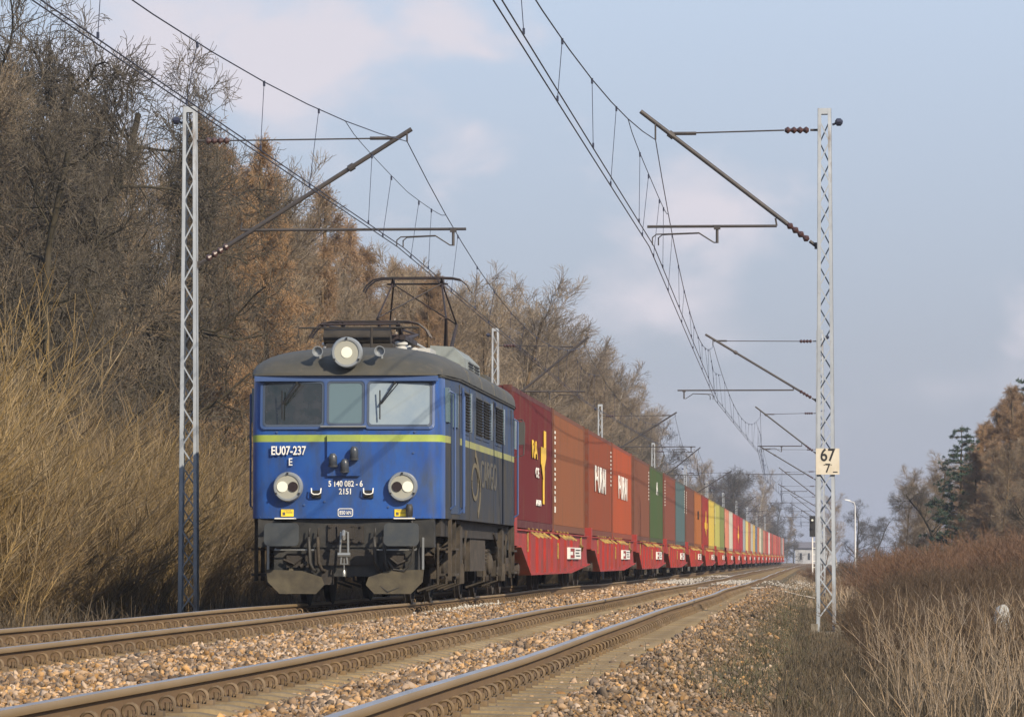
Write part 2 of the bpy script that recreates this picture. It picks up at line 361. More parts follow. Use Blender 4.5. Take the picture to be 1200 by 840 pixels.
# sleepers with fastenings (one mesh each, copied)
sb = MB(); 
stn = [(-1.27, .11, -.165), (-1.0, .13, -.157), (-.5, .13, -.153), (-.3, .10, -.185), (.3, .10, -.185), (.5, .13, -.153), (1.0, .13, -.157), (1.27, .11, -.165)]
vs = []
for x, w, z in stn: vs += [(x, -w - .02, -.33), (x, -w, z - .025), (x, -w + .03, z), (x, w - .03, z), (x, w, z - .025), (x, w + .02, -.33)]
fs = [(6 * i + k, 6 * i + 6 + k, 6 * i + 6 + (k + 1) % 6, 6 * i + (k + 1) % 6) for i in range(7) for k in range(6)] + [(0, 1, 2, 3, 4, 5), tuple(47 - k for k in range(6))]
sb.add(vs, fs); sleeper_me = sb.mesh('sleeper', M['concrete'])
def fastening(s):
    b = MB()
    if 1:
        pts = []
        for k in range(27):
            a = 2 * PI * 1.35 * k / 26 - .6
            pts.append((s * .098 + .038 * math.cos(a), -.035 + .07 * k / 26, -.108 + .038 * math.sin(a)))
        b.tube(pts, .0078, 6)
        b.box(s * .155 - .018, s * .155 + .018, -.05, .05, -.165, -.125)
        b.box(s * .10 - .045, s * .10 + .05, -.055, .055, -.165, -.146)
        b.tube([(s * .10, -.01, -.15), (s * .10, -.01, -.10)], .014, 6)
    return b.mesh('rail_clip', M['clip'], 'auto')
clip_me = {s: fastening(s) for s in (-1, 1)}
base = None
def sleeper(cx, y, side, kids=True):
    o = link('sleeper', sleeper_me); o.location = (cx + bend(y), y, und(y, .2 if cx == XR else 0) * .9)
    o.rotation_euler = (0, 0, rnd.uniform(-.008, .008))
    tag(o, f'concrete sleeper under the {side} track, its ends level with the ballast', 'sleeper', f'sleepers under the {side} track')
    if kids:
        for s in (-.75, .75):
            for t in (-1, 1): c = link('rail_clip', clip_me[t], o); c.location = (s, 0, 0)
    return o
y = 14.2; nR = 0
while y < 122: sleeper(XR, y, 'right', True); y += .6; nR += 1
y = 30.0
while y < 95 and nR < 296: sleeper(XL, y, 'left', True); y += .6; nR += 1
b = MB()
for cx, y0 in ((XR, 122.2), (XL, y)):
    yy = y0
    while yy < 420:
        b.box(cx - 1.25 + bend(yy), cx + 1.25 + bend(yy), yy - .13, yy + .13, -.3, -.17 + und(yy)); yy += .6
tag(b.build('far_sleepers', M['concrete']), 'far concrete sleepers merging in the distance', 'sleepers', None, 'stuff')

# ------------------------------------------------------------------ ballast stones
def ico():
    t = (1 + 5 ** .5) / 2
    v = np.array([(-1, t, 0), (1, t, 0), (-1, -t, 0), (1, -t, 0), (0, -1, t), (0, 1, t), (0, -1, -t), (0, 1, -t), (t, 0, -1), (t, 0, 1), (-t, 0, -1), (-t, 0, 1)], float)
    v /= np.linalg.norm(v[0])
    f = np.array([(0, 11, 5), (0, 5, 1), (0, 1, 7), (0, 7, 10), (0, 10, 11), (1, 5, 9), (5, 11, 4), (11, 10, 2), (10, 7, 6), (7, 1, 8), (3, 9, 4), (3, 4, 2), (3, 2, 6), (3, 6, 8), (3, 8, 9), (4, 9, 5), (2, 4, 11), (6, 2, 10), (8, 6, 7), (9, 8, 1)])
    return v, f
IV, IF = ico()
def stones(name, P, S, m, label, group=None):
    n = len(P); v = np.repeat(IV[None], n, 0) * (1 + nr.uniform(-.25, .30, (n, 12, 1)))
    for _ in range(7):       # flat breaks, so the stones are angular
        pn = nr.normal(size=(n, 1, 3)); pn /= np.linalg.norm(pn, axis=2, keepdims=True); hh = nr.uniform(.22, .68, (n, 1, 1))
        v = v - np.maximum(0, (v * pn).sum(2, keepdims=True) - hh) * pn
    v *= nr.uniform(.75, 1.6, (n, 1, 3)) 
    v *= S[:, None, None]
    q = nr.normal(size=(n, 4)); q /= np.linalg.norm(q, axis=1, keepdims=True)
    w, x, y, z = q.T
    Rm = np.stack([1 - 2 * (y * y + z * z), 2 * (x * y - z * w), 2 * (x * z + y * w), 2 * (x * y + z * w), 1 - 2 * (x * x + z * z), 2 * (y * z - x * w), 2 * (x * z - y * w), 2 * (y * z + x * w), 1 - 2 * (x * x + y * y)], 1).reshape(n, 3, 3)
    v = np.einsum('nij,nkj->nki', Rm, v) + P[:, None, :]
    f = (IF[None] + 12 * np.arange(n)[:, None, None]).reshape(-1, 3)
    return tag(link(name, npmesh(name, v.reshape(-1, 3), f, m)), label, 'ballast', group, 'stuff')
gzv = lambda X: np.interp(X, [-10.6, -8.9, -8.3, -1.25, -.15, .6], [-.60, -.34, -.20, -.20, -.48, -.56])
def scatter(n, y0, y1, x0, x1, smin, smax):
    # more per metre in the near, only where the lens (with a wide margin) can look
    u = nr.rand(n); Y = y0 * (y1 / y0) ** u
    X = nr.uniform(x0, x1, n)
    left = -(955 + 260) / F * Y - .5
    k = X > left; X, Y = X[k], Y[k]; n = len(X)
    S = nr.uniform(smin, smax, n) * (1 + .35 * (nr.rand(n) < .08))
    S = S * (1 + .006 * (Y - 20)) * .84
    Z = gzv(X) + .012 + nr.uniform(-.3, .75, n) * S
    # heaps between the tracks and along the inner side of each right hand rail
    def hump(c, w, h): return h * np.exp(-((X - c) / w) ** 2)
    Z += hump(-4.75, .62, .075) + hump(XR + .22, .34, .03) + hump(XL, .5, .02) + hump(-1.15, .3, .02)
    # keep rails and the sleeper ends clear
    keep = np.ones(n, bool)
    for c in (XR, XL):
        for s in (-.75, .75):
            dx = X - (c + s); keep &= ~(abs(dx) < .17)
            band = (dx > 0) & (dx < (.50 if c == XR else .25))
            Z = np.where(band, np.minimum(Z, -.185 - S * .5), Z)
            keep &= ~(band & (nr.rand(n) < .45))
            bandl = (dx < 0) & (dx > -.28); Z = np.where(bandl, np.minimum(Z, -.165), Z)
    # fewer stones where the shoulder runs into soil
    keep &= ~(nr.rand(n) < np.clip((X + 1.15 + np.clip((Y - 30) / 90, 0, .35) + .25 * np.sin(Y * .9)) / 1.05, 0, .97))
    return np.stack([X, Y, Z], 1)[keep], S[keep]
P1, S1 = scatter(150000, 14.5, 48, -9.2, .1, .014, .034)
P2, S2 = scatter(120000, 48, 130, -9.2, .1, .018, .036)
PA, SA = np.concatenate([P1, P2]), np.concatenate([S1, S2]); sh = PA[:, 0] > -1.42 + .10 * np.sin(PA[:, 1] * 1.3) + .05 * nr.normal(size=len(PA))
mixed = sh & (nr.rand(len(PA)) < np.clip(.16 - PA[:, 1] * .002, .04, 1)); sh &= ~mixed
stones('ballast_stones', PA[~sh], SA[~sh], M['stone'], 'loose brown and tan ballast stones around the rails')
PS = PA[sh]; SS = SA[sh] * nr.uniform(.45, 1.0, sh.sum()); PS[:, 2] -= .25 * SA[sh]
extra = nr.rand(26000, 3); EX = np.stack([-1.40 + extra[:, 0] * 1.1, 15 * (110 / 15) ** extra[:, 1], extra[:, 2]], 1); EX[:, 2] = gzv(EX[:, 0]) + .008 + .01 * extra[:, 2]
stones('shoulder_stones', np.concatenate([PS, EX]), np.concatenate([SS, nr.uniform(.006, .016, 26000)]), M['dirtystone'], 'small dirty stones and grit on the earthy shoulder right of the rails')
def patch(cx, cy, rx, ry, n):
    a = nr.normal(size=(n, 2)) * .5; X = cx + a[:, 0] * rx; Y = cy + a[:, 1] * ry
    k = np.ones(n, bool)
    for c in (XR, XL):
        for s in (-.75, .75): k &= abs(X - c - s) > .12
    X, Y = X[k], Y[k]
    return np.stack([X, Y, gzv(X) + .05 + nr.rand(len(X)) * .03], 1)
PP = np.concatenate([patch(-5.45, 70, .45, 7, 700), patch(-4.9, 150, .7, 30, 1600), patch(-2.7, 150, .9, 14, 700), patch(-4.5, 205, .5, 6, 350), patch(-.9, 140, .5, 14, 160), patch(-.5, 175, .5, 20, 160)])
stones('pale_stones', PP, nr.uniform(.012, .032, len(PP)), M['palestone'], 'whitish stones spilled between and beside the tracks')

# ------------------------------------------------------------------ lattice masts with brackets
def mast_mesh(H=8.1, z0=-.55):
    "two channels along X joined by zigzag lacing, tapering to the top"
    b = MB(); lb = MB(); wb, wt = .155, .105
    def w(z): return wb + (wt - wb) * (z - z0) / H
    for s in (-1, 1):
        o = lambda z, a: (s * (w(z) - a))
        zt = z0 + H
        # web
        vs = [(s * w(z0), -.11, z0), (s * w(z0), .11, z0), (s * w(zt), .085, zt), (s * w(zt), -.085, zt), (s * (w(z0) - .008), -.11, z0), (s * (w(z0) - .008), .11, z0), (s * (w(zt) - .008), .085, zt), (s * (w(zt) - .008), -.085, zt)]
        b.add(vs, [(0, 1, 2, 3), (7, 6, 5, 4), (0, 3, 7, 4), (1, 5, 6, 2), (3, 2, 6, 7), (0, 4, 5, 1)])
        for t in (-1, 1):      # flanges
            ya, yb, ta, tb = t * .11, t * .102, t * .085, t * .077
            vs = [(s * w(z0), ya, z0), (s * (w(z0) - .06), ya, z0), (s * (w(zt) - .055), ta, zt), (s * w(zt), ta, zt), (s * w(z0), yb, z0), (s * (w(z0) - .06), yb, z0), (s * (w(zt) - .055), tb, zt), (s * w(zt), tb, zt)]
            b.add(vs, [(0, 1, 2, 3), (7, 6, 5, 4), (0, 3, 7, 4), (1, 5, 6, 2), (3, 2, 6, 7), (0, 4, 5, 1)])
    b.box(-wt, wt, -.083, .083, z0 + H - .09, z0 + H)
    n = 24
    for t in (-1, 1):
        for k in range(n):
            za = z0 + .25 + (H - .45) * k / n; zb = z0 + .25 + (H - .45) * (k + 1) / n
            s = (1 if (k % 2) else -1) * t
            yy = lambda z: t * (.11 + (.085 - .11) * (z - z0) / H - .006)
            lb.bar((-s * (w(za) - .035), yy(za), za), (s * (w(zb) - .035), yy(zb), zb), .010, .020)
    return b.mesh('channels', M['mast']), lb.mesh('lacing', M['lace'])
mast_me, lace_me = mast_mesh()
CON, MES = 4.84 + EYE, 6.49 + EYE        # contact and messenger heights
def insul(b, a, c, mt=0, n=4, r=.055):
    a = Vector(a); c = Vector(c); d = (c - a); L_ = d.length; prof = []
    for k in range(n):
        h = L_ * k / n; prof += [(.025, h), (r, h + L_ / n * .35), (r, h + L_ / n * .5), (.025, h + L_ / n * .95)]
    b.lathe(prof, a, d, 10, mt)
def bracket_parts(root, s, reach):
    """s=+1: mast on the right of its track, arms reach to -X. reach 0: pull-off arm ends short, 1: arm from the far side"""
    dz = -.20 if s < 0 else 0.
    # tie rod
    b = MB(); tb = (-s * .12, 0, 7.22); tip = Vector((-s * (2.38 if reach == 0 else 3.22), 0, (7.18 if reach == 0 else 7.24) + dz))
    b.tube([(-s * .62, 0, 7.22 + dz), tip], .013, 6); b.tube([tip + Vector((s * .4, 0, 0)), tip], .03, 6); b.tube([(-s * .10, 0, 7.22 + dz), (-s * .22, 0, 7.22 + dz)], .02, 6)
    o = b.build('tie_rod', M['tube'], root)
    ib = MB(); insul(ib, (-s * .24, 0, 7.22 + dz), (-s * .62, 0, 7.22 + dz)); ib.build('insulator', M['insul'], o)
    # cantilever tube
    b = MB(); a = Vector((-s * .14, 0, 5.43 + dz * 1.7)); e = Vector((-s * (2.84 if reach == 0 else 3.47), 0, (7.53 if reach == 0 else 7.44) + dz * 1.3)); d = (e - a).normalized()
    b.tube([a + d * .55, e], .036, 10); b.tube([a, a + d * .12], .03, 6); b.box(-.02, .02, -.02, .02, -.05, .05, M=Matrix.Translation(a))
    xm = -s * ((2.61 if reach == 0 else 3.24) if s > 0 else (2.72 if reach == 0 else 3.40)); zt_ = a.z + (xm - a.x) * d.z / d.x; b.tube([(xm, -.02, zt_), (xm, -.02, MES - (.04 if s > 0 else .14))], .014, 6)
    b.lathe([(.055, -.05), (.055, .05)], a + d * 2.82, d, 8)
    o = b.build('cantilever_tube', M['tube'], root, smooth='auto')
    ib = MB(); insul(ib, a + d * .14, a + d * .56); ib.build('insulator', M['insul'], o)
    # registration tube and arm
    b = MB(); z = 5.74 + dz * .6; x0 = -s * (.74 if reach == 0 else .80); x1 = -s * (2.74 if reach == 0 else 4.32)
    b.tube([(x0, 0, z), (x1, 0, z)], .022, 8); b.tube([(x0, 0, z), (x0 - s * .02, 0, z + .12)], .014, 6)
    b.build('registration_tube', M['tube'], root, smooth='auto')
    b = MB(); xd = -s * (1.66 if reach == 0 else 4.12); t = -s if reach == 0 else s; xe = -s * (2.66 if reach == 0 else 3.24)
    b.tube([(xd, 0, z), (xd, 0, z - .26)], .022, 8); b.box(min(xd, xd) - .05, xd + .05, -.03, .03, z - .05, z + .02)
    for off in (0, .09):
        q = xe + s * off * (1 if reach == 0 else -1)
        b.tube([(xd, 0, z - .25), (xd + t * .05, .01, z - .25), (xd + t * .28, off, z - .10), (q - t * .06, off, z - .12), (q, off, z - .17), (q, off, CON - (.02 if s > 0 else .12))], .011, 6)
    b.build('steady_arm', M['tube'], root)
    b = MB(); b.tube([(s * .12, 0, 7.3), (s * .28, 0, 7.36)], .02, 6); b.lathe([(.02, -.06), (.06, -.03), (.06, .03), (.02, .06)], (s * .22, 0, 7.34), (1, 0, 0), 8); b.build('earth_wire_clamp', M['wire'], root)
foot = MB(); foot.box(-.27, .27, -.27, .27, -1.1, -.50)
for s in (-1, 1):
    for t in (-1, 1): foot.box(s * .18 - .05, s * .18 + .05, t * .14 - .05, t * .14 + .05, -.50, -.38)
foot_me = foot.mesh('concrete_footing', M['footing'])
def make_mast(s, reach):
    r = empty('catenary_mast'); link('channels', mast_me, r); link('lacing', lace_me, r); link('concrete_footing', foot_me, r)
    bracket_parts(r, s, reach); return r
D0, SP = 2.0, 63.8
protos = {}
ordw = ['', 'first', 'second', 'third', 'fourth', 'fifth', 'sixth', 'seventh', 'eighth', 'ninth', 'tenth', 'eleventh', 'twelfth']
for s, X0, nm in ((1, .17, 'right'), (-1, -9.70, 'left')):
    for k in range(0, 12):
        if k == 0 and s == -1: pass
        reach = (k + 1) % 2 if s == 1 else k % 2
        key = (s, reach)
        if key in protos: o = copy_tree(protos[key])
        else: o = protos[key] = make_mast(s, reach)
        y = D0 + SP * k - (4.5 if k == 0 else 0)
        o.location = (X0 + bend(y) + (0.9 if (k == 0 and s == 1) else 0), y, (.04 if s == 1 else .14))
        if k == 1: lab = 'tall grey lattice mast with the kilometre sign on it, nearest on the right' if s == 1 else 'tall grey lattice mast standing left of the locomotive in front of the brush'
        elif k == 0: lab = f'grey lattice mast beside the camera on the {nm} side'
        elif s == 1: lab = f'lattice mast on the right, {ordw[k]} from the camera, behind the mast with the sign'
        else: lab = f'pale lattice mast behind the train, {ordw[k]} along the left track'
        tag(o, lab, 'catenary mast', f'catenary masts along the {nm} track')

# overhead line: one thing per track
def zig(s, k): # lateral position of the contact wire at mast k
    base = -2.54 if s == 1 else -6.43
    alt = -3.00 if s == 1 else -7.05
    if k == 1 or k % 2 == 1: return base
    return alt
def wire_pts(s, k):
    y0, y1 = D0 + SP * k, D0 + SP * (k + 1); return y0, y1, zig(s, k), zig(s, k + 1)
def mes_x(s, k): return ((-2.44, -3.05) if s == 1 else (-6.30, -6.98))[(k + 1) % 2]
for s, nm in ((1, 'right'), (-1, 'left')):
    root = empty('overhead_line', (0, 0, 0), 0, f'overhead wires with droppers above the {nm} track', 'overhead wires')
    mw, cw, cw2, st = MB(), MB(), MB(), MB(); far = MB(); nd = 0
    mp_, c1, c2 = [], [], []
    for k in range(0, 10):
        y0, y1, xa, xb = wire_pts(s, k); ma, mb_ = mes_x(s, k), mes_x(s, k + 1)
        hm = lambda t: MES - 1.14 * (1 - (2 * t - 1) ** 2)
        for j in range(17):
            t = j / 16; y = y0 + (y1 - y0) * t
            if j == 16 and k < 9: continue
            mp_.append((ma + (mb_ - ma) * t + bend(y), y, hm(t)))
            c1.append((xa + (xb - xa) * t + bend(y), y, CON - .02 * math.sin(PI * t))); c2.append((xa + (xb - xa) * t + .075 + bend(y), y, CON - .02 * math.sin(PI * t)))
        # stitch wires at the mast ends of the span and droppers
        def stitch(t0, t1, hs, he):
            n = 8; pts = []
            for j in range(n + 1):
                u = j / n; t = t0 + (t1 - t0) * u; y = y0 + (y1 - y0) * t
                pts.append((ma + (mb_ - ma) * t + bend(y), y, hs + (he - hs) * u ** .6 if hs > he else hs + (he - hs) * (1 - (1 - u) ** .6)))
            st = MB(); st.tube(pts, .006, 4); st.build('stitch_wire', M['wire'], root)
        ts = 8.0 / SP
        stitch(0, ts, MES - .78, hm(ts)); stitch(1 - ts, 1, hm(1 - ts), MES - .78)
        for j, t in enumerate([.035, .075, .17, .25, .33, .42, .5, .58, .67, .75, .83, .925, .965]):
            y = y0 + (y1 - y0) * t; x = ma + (mb_ - ma) * t + bend(y); xc = xa + (xb - xa) * t + (.075 if j % 2 else 0) + bend(y)
            top = hm(t) if .12 < t < .88 else (MES - .78 + (hm(ts) - MES + .78) * (min(t, 1 - t) / ts) ** 1.7)
            b = MB() if nd < 46 else far
            b.tube([(x, y, top), (xc, y, CON + .02)], .004, 4); b.box(x - .012, x + .012, y - .02, y + .02, top - .05, top + .012); b.box(xc - .011, xc + .011, y - .02, y + .02, CON - .01, CON + .045)
            if nd < 46: b.build('dropper', M['wire'], root)
            nd += 1
    mw.tube(mp_, .0078, 5); cw.tube(c1, .0078, 5); cw2.tube(c2, .0078, 5)
    mw.build('messenger_wire', M['wire'], root); cw.build('contact_wire', M['wire'], root); cw2.build('contact_wire', M['wire'], root)
    tag(far.build('dropper', M['wire'], root), None, None, None, 'stuff')

# ------------------------------------------------------------------ text
def text_mesh(name, s, size, m, ext=.002, sx=1., align='CENTER', bold=0):
    cu = bpy.data.curves.new(name, 'FONT'); cu.body = s; cu.size = size; cu.extrude = ext; cu.align_x = align; cu.offset = bold
    o = bpy.data.objects.new(name, cu); col.objects.link(o)
    dg = bpy.context.evaluated_depsgraph_get(); me = bpy.data.meshes.new_from_object(o.evaluated_get(dg))
    bpy.data.objects.remove(o)
    me.transform(Matrix.Diagonal((sx, 1, 1, 1))); me.materials.clear(); me.materials.append(m); me.name = name
    return me
def text_front(name, s, size, m, loc, parent, **k):
    o = link(name, text_mesh(name, s, size, m, **k), parent, loc); o.rotation_euler = (R(90), 0, 0); return o
def text_side(name, s, size, m, loc, parent, **k):
    o = link(name, text_mesh(name, s, size, m, **k), parent, loc); o.rotation_euler = (R(90), 0, R(90)); return o

# kilometre sign
sg = empty('kilometre_sign', (.20, D0 + SP - .13, 0), 0, 'cream plate reading 67 over 7 fixed to the right lattice mast', 'sign')
z = (656 - 540) / 76.8 + EYE
b = MB(); b.box(-.18, .18, -.012, .0, z - .20, z + .20); b.build('plate', M['sign'], sg)
text_front('lettering', '67', .27, M['ink'], (0, -.014, z + .01), sg, bold=.004, sx=.85)
text_front('lettering', '7', .19, M['ink'], (0, -.014, z - .165), sg, bold=.003, sx=.85)
b = MB(); b.box(-.06, -.045, -.0145, -.012, z - .06, z - .045); b.box(.045, .06, -.0145, -.012, z - .06, z - .045); b.box(.08, .15, -.0145, -.012, z - .172, z - .155); b.build('marking', M['ink'], sg)

# ------------------------------------------------------------------ locomotive (local: x across, y back along the train, z above rail)
YF = 61.3
loco = empty('electric_locomotive', (XL, YF, -.02), 0, 'dirty blue electric locomotive with a yellow band at the head of the train', 'locomotive')
LEN = 14.95
half = [(0, -.07), (.28, -.07), (.34, -.066), (1.17, -.01), (1.27, .015), (1.34, .07), (1.375, .16), (1.40, .45), (1.5, 1.7), (1.5, 4.0), (1.5, 7.475)]
def ring(z, inset=0, lean=0):
    pr = []
    for x, y in half:
        yy = y + lean * (1 if y < .5 else 0); pr.append((max(0, x - inset * (x > 1.1)), yy))
    q = [(x, y) for x, y in pr] + [(x, LEN - y) for x, y in reversed(pr[:-1])]
    q = q + [(-x, y) for x, y in reversed(q[1:-1])]
    return [(x, y, z) for x, y in q]
levels = [(1.255, 0, 0), (1.30, 0, -.0), (2.36, 0, 0), (2.46, 0, 0), (2.55, .0, .0), (3.26, .01, .055), (3.33, .015, .055)]
rings = [ring(*l) for l in levels]; n = len(rings[0]); b = MB(); vs = [v for r in rings for v in r]
for j in range(len(levels) - 1):
    for i in range(n):
        a, c = rings[j][i], rings[j][(i + 1) % n]; my = (a[1] + c[1]) / 2; mx_ = abs(a[0] + c[0]) / 2
        front = my < .42 or my > LEN - .42
        mi = 1 if j == 2 else (0 if front else (2 if j >= 3 else 3))
        if j == 2 and not front: mi = 4
        b.f.append((j * n + i, j * n + (i + 1) % n, (j + 1) * n + (i + 1) % n, (j + 1) * n + i)); b.m.append(mi)
b.v = [tuple(v) for v in vs]; b.f.append(tuple(range(n - 1, -1, -1))); b.m.append(3); b.f.append(tuple((len(levels) - 1) * n + i for i in range(n))); b.m.append(3)
M['bandside'] = mat('dusty_yellow_band', (.30, .31, .09), .6, c2=(.22, .22, .12), scale=2)
body = b.build('body', [M['blue'], M['yellowband'], M['cheek'], M['grime'], M['bandside']], loco, smooth='auto')
# roof: lofted arcs
b = MB(); st_ = [(-.10, .0, 1.32, 3.315), (-.095, .03, 1.34, 3.33), (.02, .17, 1.36, 3.33), (.2, .28, 1.39, 3.33), (.5, .37, 1.43, 3.33), (1.0, .44, 1.48, 3.33), (1.8, .49, 1.53, 3.33), (3, .50, 1.53, 3.33)]
st_ = st_ + [(7.475, .50, 1.53, 3.33)] + [(LEN - a, h_, w_, z_) for a, h_, w_, z_ in reversed(st_)]
NA = 20; vs = []
for (yy, h_, w_, z_) in st_:
    for i in range(NA + 1):
        a = PI * i / NA; ca = math.cos(a)
        cx_ = w_ * (abs(ca) ** .85) * (1 if ca >= 0 else -1); vs.append((cx_, yy + (.05 * (ca ** 2) if yy < .4 else (-.05 * ca ** 2 if yy > LEN - .4 else 0)), z_ + h_ * math.sin(a) ** .75))
fs = [(j * (NA + 1) + i, j * (NA + 1) + i + 1, (j + 1) * (NA + 1) + i + 1, (j + 1) * (NA + 1) + i) for j in range(len(st_) - 1) for i in range(NA)]
fs += [tuple(range(NA + 1)), tuple((len(st_) - 1) * (NA + 1) + i for i in range(NA, -1, -1))]
b.add(vs, fs)
b.add([(x * 1.02, y * 1.0 + (-.02 if y < 3 else .02), 3.30) for x, y, z_ in rings[-1]] + [(x * 1.02, y + (-.02 if y < 3 else .02), 3.335) for x, y, z_ in rings[-1]], [(i, (i + 1) % n, n + (i + 1) % n, n + i) for i in range(n)] + [tuple(range(n, 2 * n)), tuple(range(n - 1, -1, -1))])
for yy in (3.1, 5.6, 8.3, 10.9):    # roof seams
    b.tube([(1.535 * math.cos(PI * i / 14), yy, 3.335 + .505 * math.sin(PI * i / 14) ** .75) for i in range(15)], .014, 5)
b.build('roof', M['roof'], loco, smooth='auto')

def rrect(x0, x1, z0, z1, r, n=4):
    p = []
    for cx, cz, a0 in ((x1 - r, z1 - r, 0), (x0 + r, z1 - r, 90), (x0 + r, z0 + r, 180), (x1 - r, z0 + r, 270)):
        for k in range(n + 1): a = R(a0 + 90 * k / n); p.append((cx + r * math.cos(a), cz + r * math.sin(a)))
    return p
def fy(x, z=2): # front surface y at (x,z)
    X_ = [0, .28, .34, 1.17, 1.27, 1.34]; Y_ = [-.07, -.07, -.066, -.01, .015, .07]
    y = float(np.interp(abs(x), X_, Y_))
    if z > 2.55: y += .055 * min(1, (z - 2.55) / .71)
    return y
def front_panel(name, x0, x1, z0, z1, m, parent, r=.04, t=.012, hole=None):
    poly = rrect(x0, x1, z0, z1, r)
    b = MB()
    if hole is None:
        b.prism([(x, fy(x, z) - t, z) for x, z in poly], (0, t + .02, 0))
    else:
        inner = rrect(x0 + hole, x1 - hole, z0 + hole, z1 - hole, max(.01, r - hole * .5)); n = len(poly)
        A = [(x, fy(x, z) - t, z) for x, z in poly]; B = [(x, fy(x, z) - t, z) for x, z in inner]
        A2 = [(x, y + t + .01, z) for x, y, z in A]; B2 = [(x, y + t + .01, z) for x, y, z in B]
        fs = []
        for i in range(n):
            j = (i + 1) % n; fs += [(i, j, n + j, n + i), (i, 2 * n + i, 2 * n + j, j), (n + i, n + j, 3 * n + j, 3 * n + i)]
        b.add(A + B + A2 + B2, fs)
    return b.build(name, m, parent)
for (x0, x1, gm, z0, z1) in ((-1.19, -.335, 'glassd', 2.60, 3.215), (.335, 1.225, 'skyrefl', 2.60, 3.215), (-.25, .25, 'glassm', 2.62, 3.215)):
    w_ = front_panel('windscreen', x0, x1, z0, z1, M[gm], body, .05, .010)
    front_panel('gasket', x0 - .022, x1 + .022, z0 - .022, z1 + .022, M['gasket'], w_, .06, .02, hole=.03)
    fr = front_panel('frame', x0 - .06, x1 + .06, z0 - .06, z1 + .055, M['bluedark'], w_, .07, .030, hole=.036)
b = MB(); b.tube([(-.36, -.12, 2.575), (.30, -.12, 2.575)], .016, 8); b.build('window_sill_rail', M['steel'], body)
b = MB(); b.box(-1.33, 1.33, -.045, .06, 3.235, 3.31); b.build('cornice', M['bluedark'], body)
for x, mir in ((-.80, -1), (.62, -1)):
    b = MB(); p = Vector((x + .10, -.13, 3.20)); q = Vector((x - .12, -.10, 2.90))
    b.tube([p, q], .010, 5); b.tube([p + Vector((.05, 0, 0)), q + Vector((.02, 0, 0))], .008, 5); b.tube([q + Vector((0, -.01, .20)), q + Vector((0, -.01, -.22))], .010, 5); b.tube([p + Vector((-.02, .12, .02)), p], .02, 6)
    b.build('wiper', M['black'], body)
# lamps
def lamp(x, z, r, kind, yoff=0):
    y = fy(x, z) + yoff
    b = MB(); b.lathe([(r * .93, .06), (r, .0), (r, -.09), (r * .93, -.12), (r * .80, -.12), (r * .78, -.07)], (x, y, z), (0, 1, 0), 28)
    # lathe goes along +y, so the bowl opens to the front
    o = b.build('headlight', M['lampring'], body, smooth='auto')
    b = MB(); b.lathe([(r * .80, 0), (r * .80, .012)], (x, y - .105, z), (0, 1, 0), 28); b.build('lens', M['lampglass'], o)
    if kind == 'top':
        b = MB(); b.lathe([(r * .20, 0), (r * .34, .004), (r * .36, .01)], (x, y - .122, z), (0, 1, 0), 20); b.build('bulb', M['lampon'], o)
    else:
        s = kind
        b = MB(); b.lathe([(r * .36, 0), (r * .36, .012)], (x + s * r * .36, y - .12, z), (0, 1, 0), 20); b.build('bulb', M['lampon'], o)
        b = MB(); b.lathe([(r * .34, 0), (r * .34, .010)], (x - s * r * .36, y - .12, z), (0, 1, 0), 20); b.build('tail_lamp', M['taillamp'], o)
    for k in range(3):
        a = R(90 + 120 * k); b = MB(); b.box(-.012, .012, -.012, .01, -.012, .012, M=Matrix.Translation((x + r * .9 * math.cos(a), y - .13, z + r * .9 * math.sin(a)))); b.build('bolt', M['black'], o)
lamp(-.83, 1.71, .215, -1); lamp(.83, 1.71, .215, 1); lamp(.03, 3.64, .225, 'top', -.10)
b = MB(); b.lathe([(.17, 0), (.19, .25), (.10, .45)], (.03, -.12, 3.64), (0, 1, 0), 20); b.build('lamp_housing', M['roof'], body, smooth=True)
for x in (-.40, .50):
    b = MB(); b.lathe([(.03, .4), (.035, .2), (.05, .08), (.078, 0), (.068, .0), (.04, .07)], (x, -.16, 3.66), (0, 1, 0), 16); b.tube([(x, .15, 3.66), (x, .17, 3.52)], .02, 6)
    b.build('horn', M['lampring'], body, smooth='auto')
# socket panel
b = MB(); b.prism([(x, -.072 - .045, z) for x, z in rrect(-.262, .215, 1.865, 2.45, .01)], (0, .06, 0)); pnl = b.build('socket_panel', [M['blue']], body)
b = MB(); b.box(-.263, .216, -.119, -.06, 2.362, 2.458); b.build('band', M['yellowband'], pnl)
for x, z in ((-.17, 2.10), (0, 2.02), (.135, 2.20)):
    b = MB(); b.lathe([(.05, 0), (.062, .03), (.062, .14), (.045, .17), (.03, .19)], (x, -.17, z - .10), (0, -.15, 1), 14); b.lathe([(.07, 0), (.07, .02)], (x, -.17, z - .10), (0, -.15, 1), 14); b.box(x - .05, x + .05, -.15, -.10, z - .07, z + .06)
    b.build('socket', M['socket'], pnl, smooth='auto')
for x in (-.42, .335):
    b = MB(); b.box(x - .07, x + .07, -.10, -.05, 1.55, 1.66); g = b.build('step_recess', M['black'], body)
    b = MB(); b.tube([(x - .07, -.12, 1.69), (x - .065, -.14, 1.62), (x - .03, -.145, 1.60), (x + .03, -.145, 1.60), (x + .065, -.14, 1.62), (x + .07, -.12, 1.69)], .010, 6); b.build('grab_handle', M['white'], body)
text_front('number_lettering', 'EU07-237', .175, M['white'], (-.83, -.065, 2.175), body, bold=.003, sx=.72, ext=.006)
text_front('class_lettering', 'E', .15, M['white'], (-.80, -.065, 2.02), body, bold=.002, sx=.8, ext=.006)
text_front('number_lettering', '5 140 082 - 6', .118, M['white'], (0, -.073, 1.715), body, bold=.002, sx=.78, ext=.006)
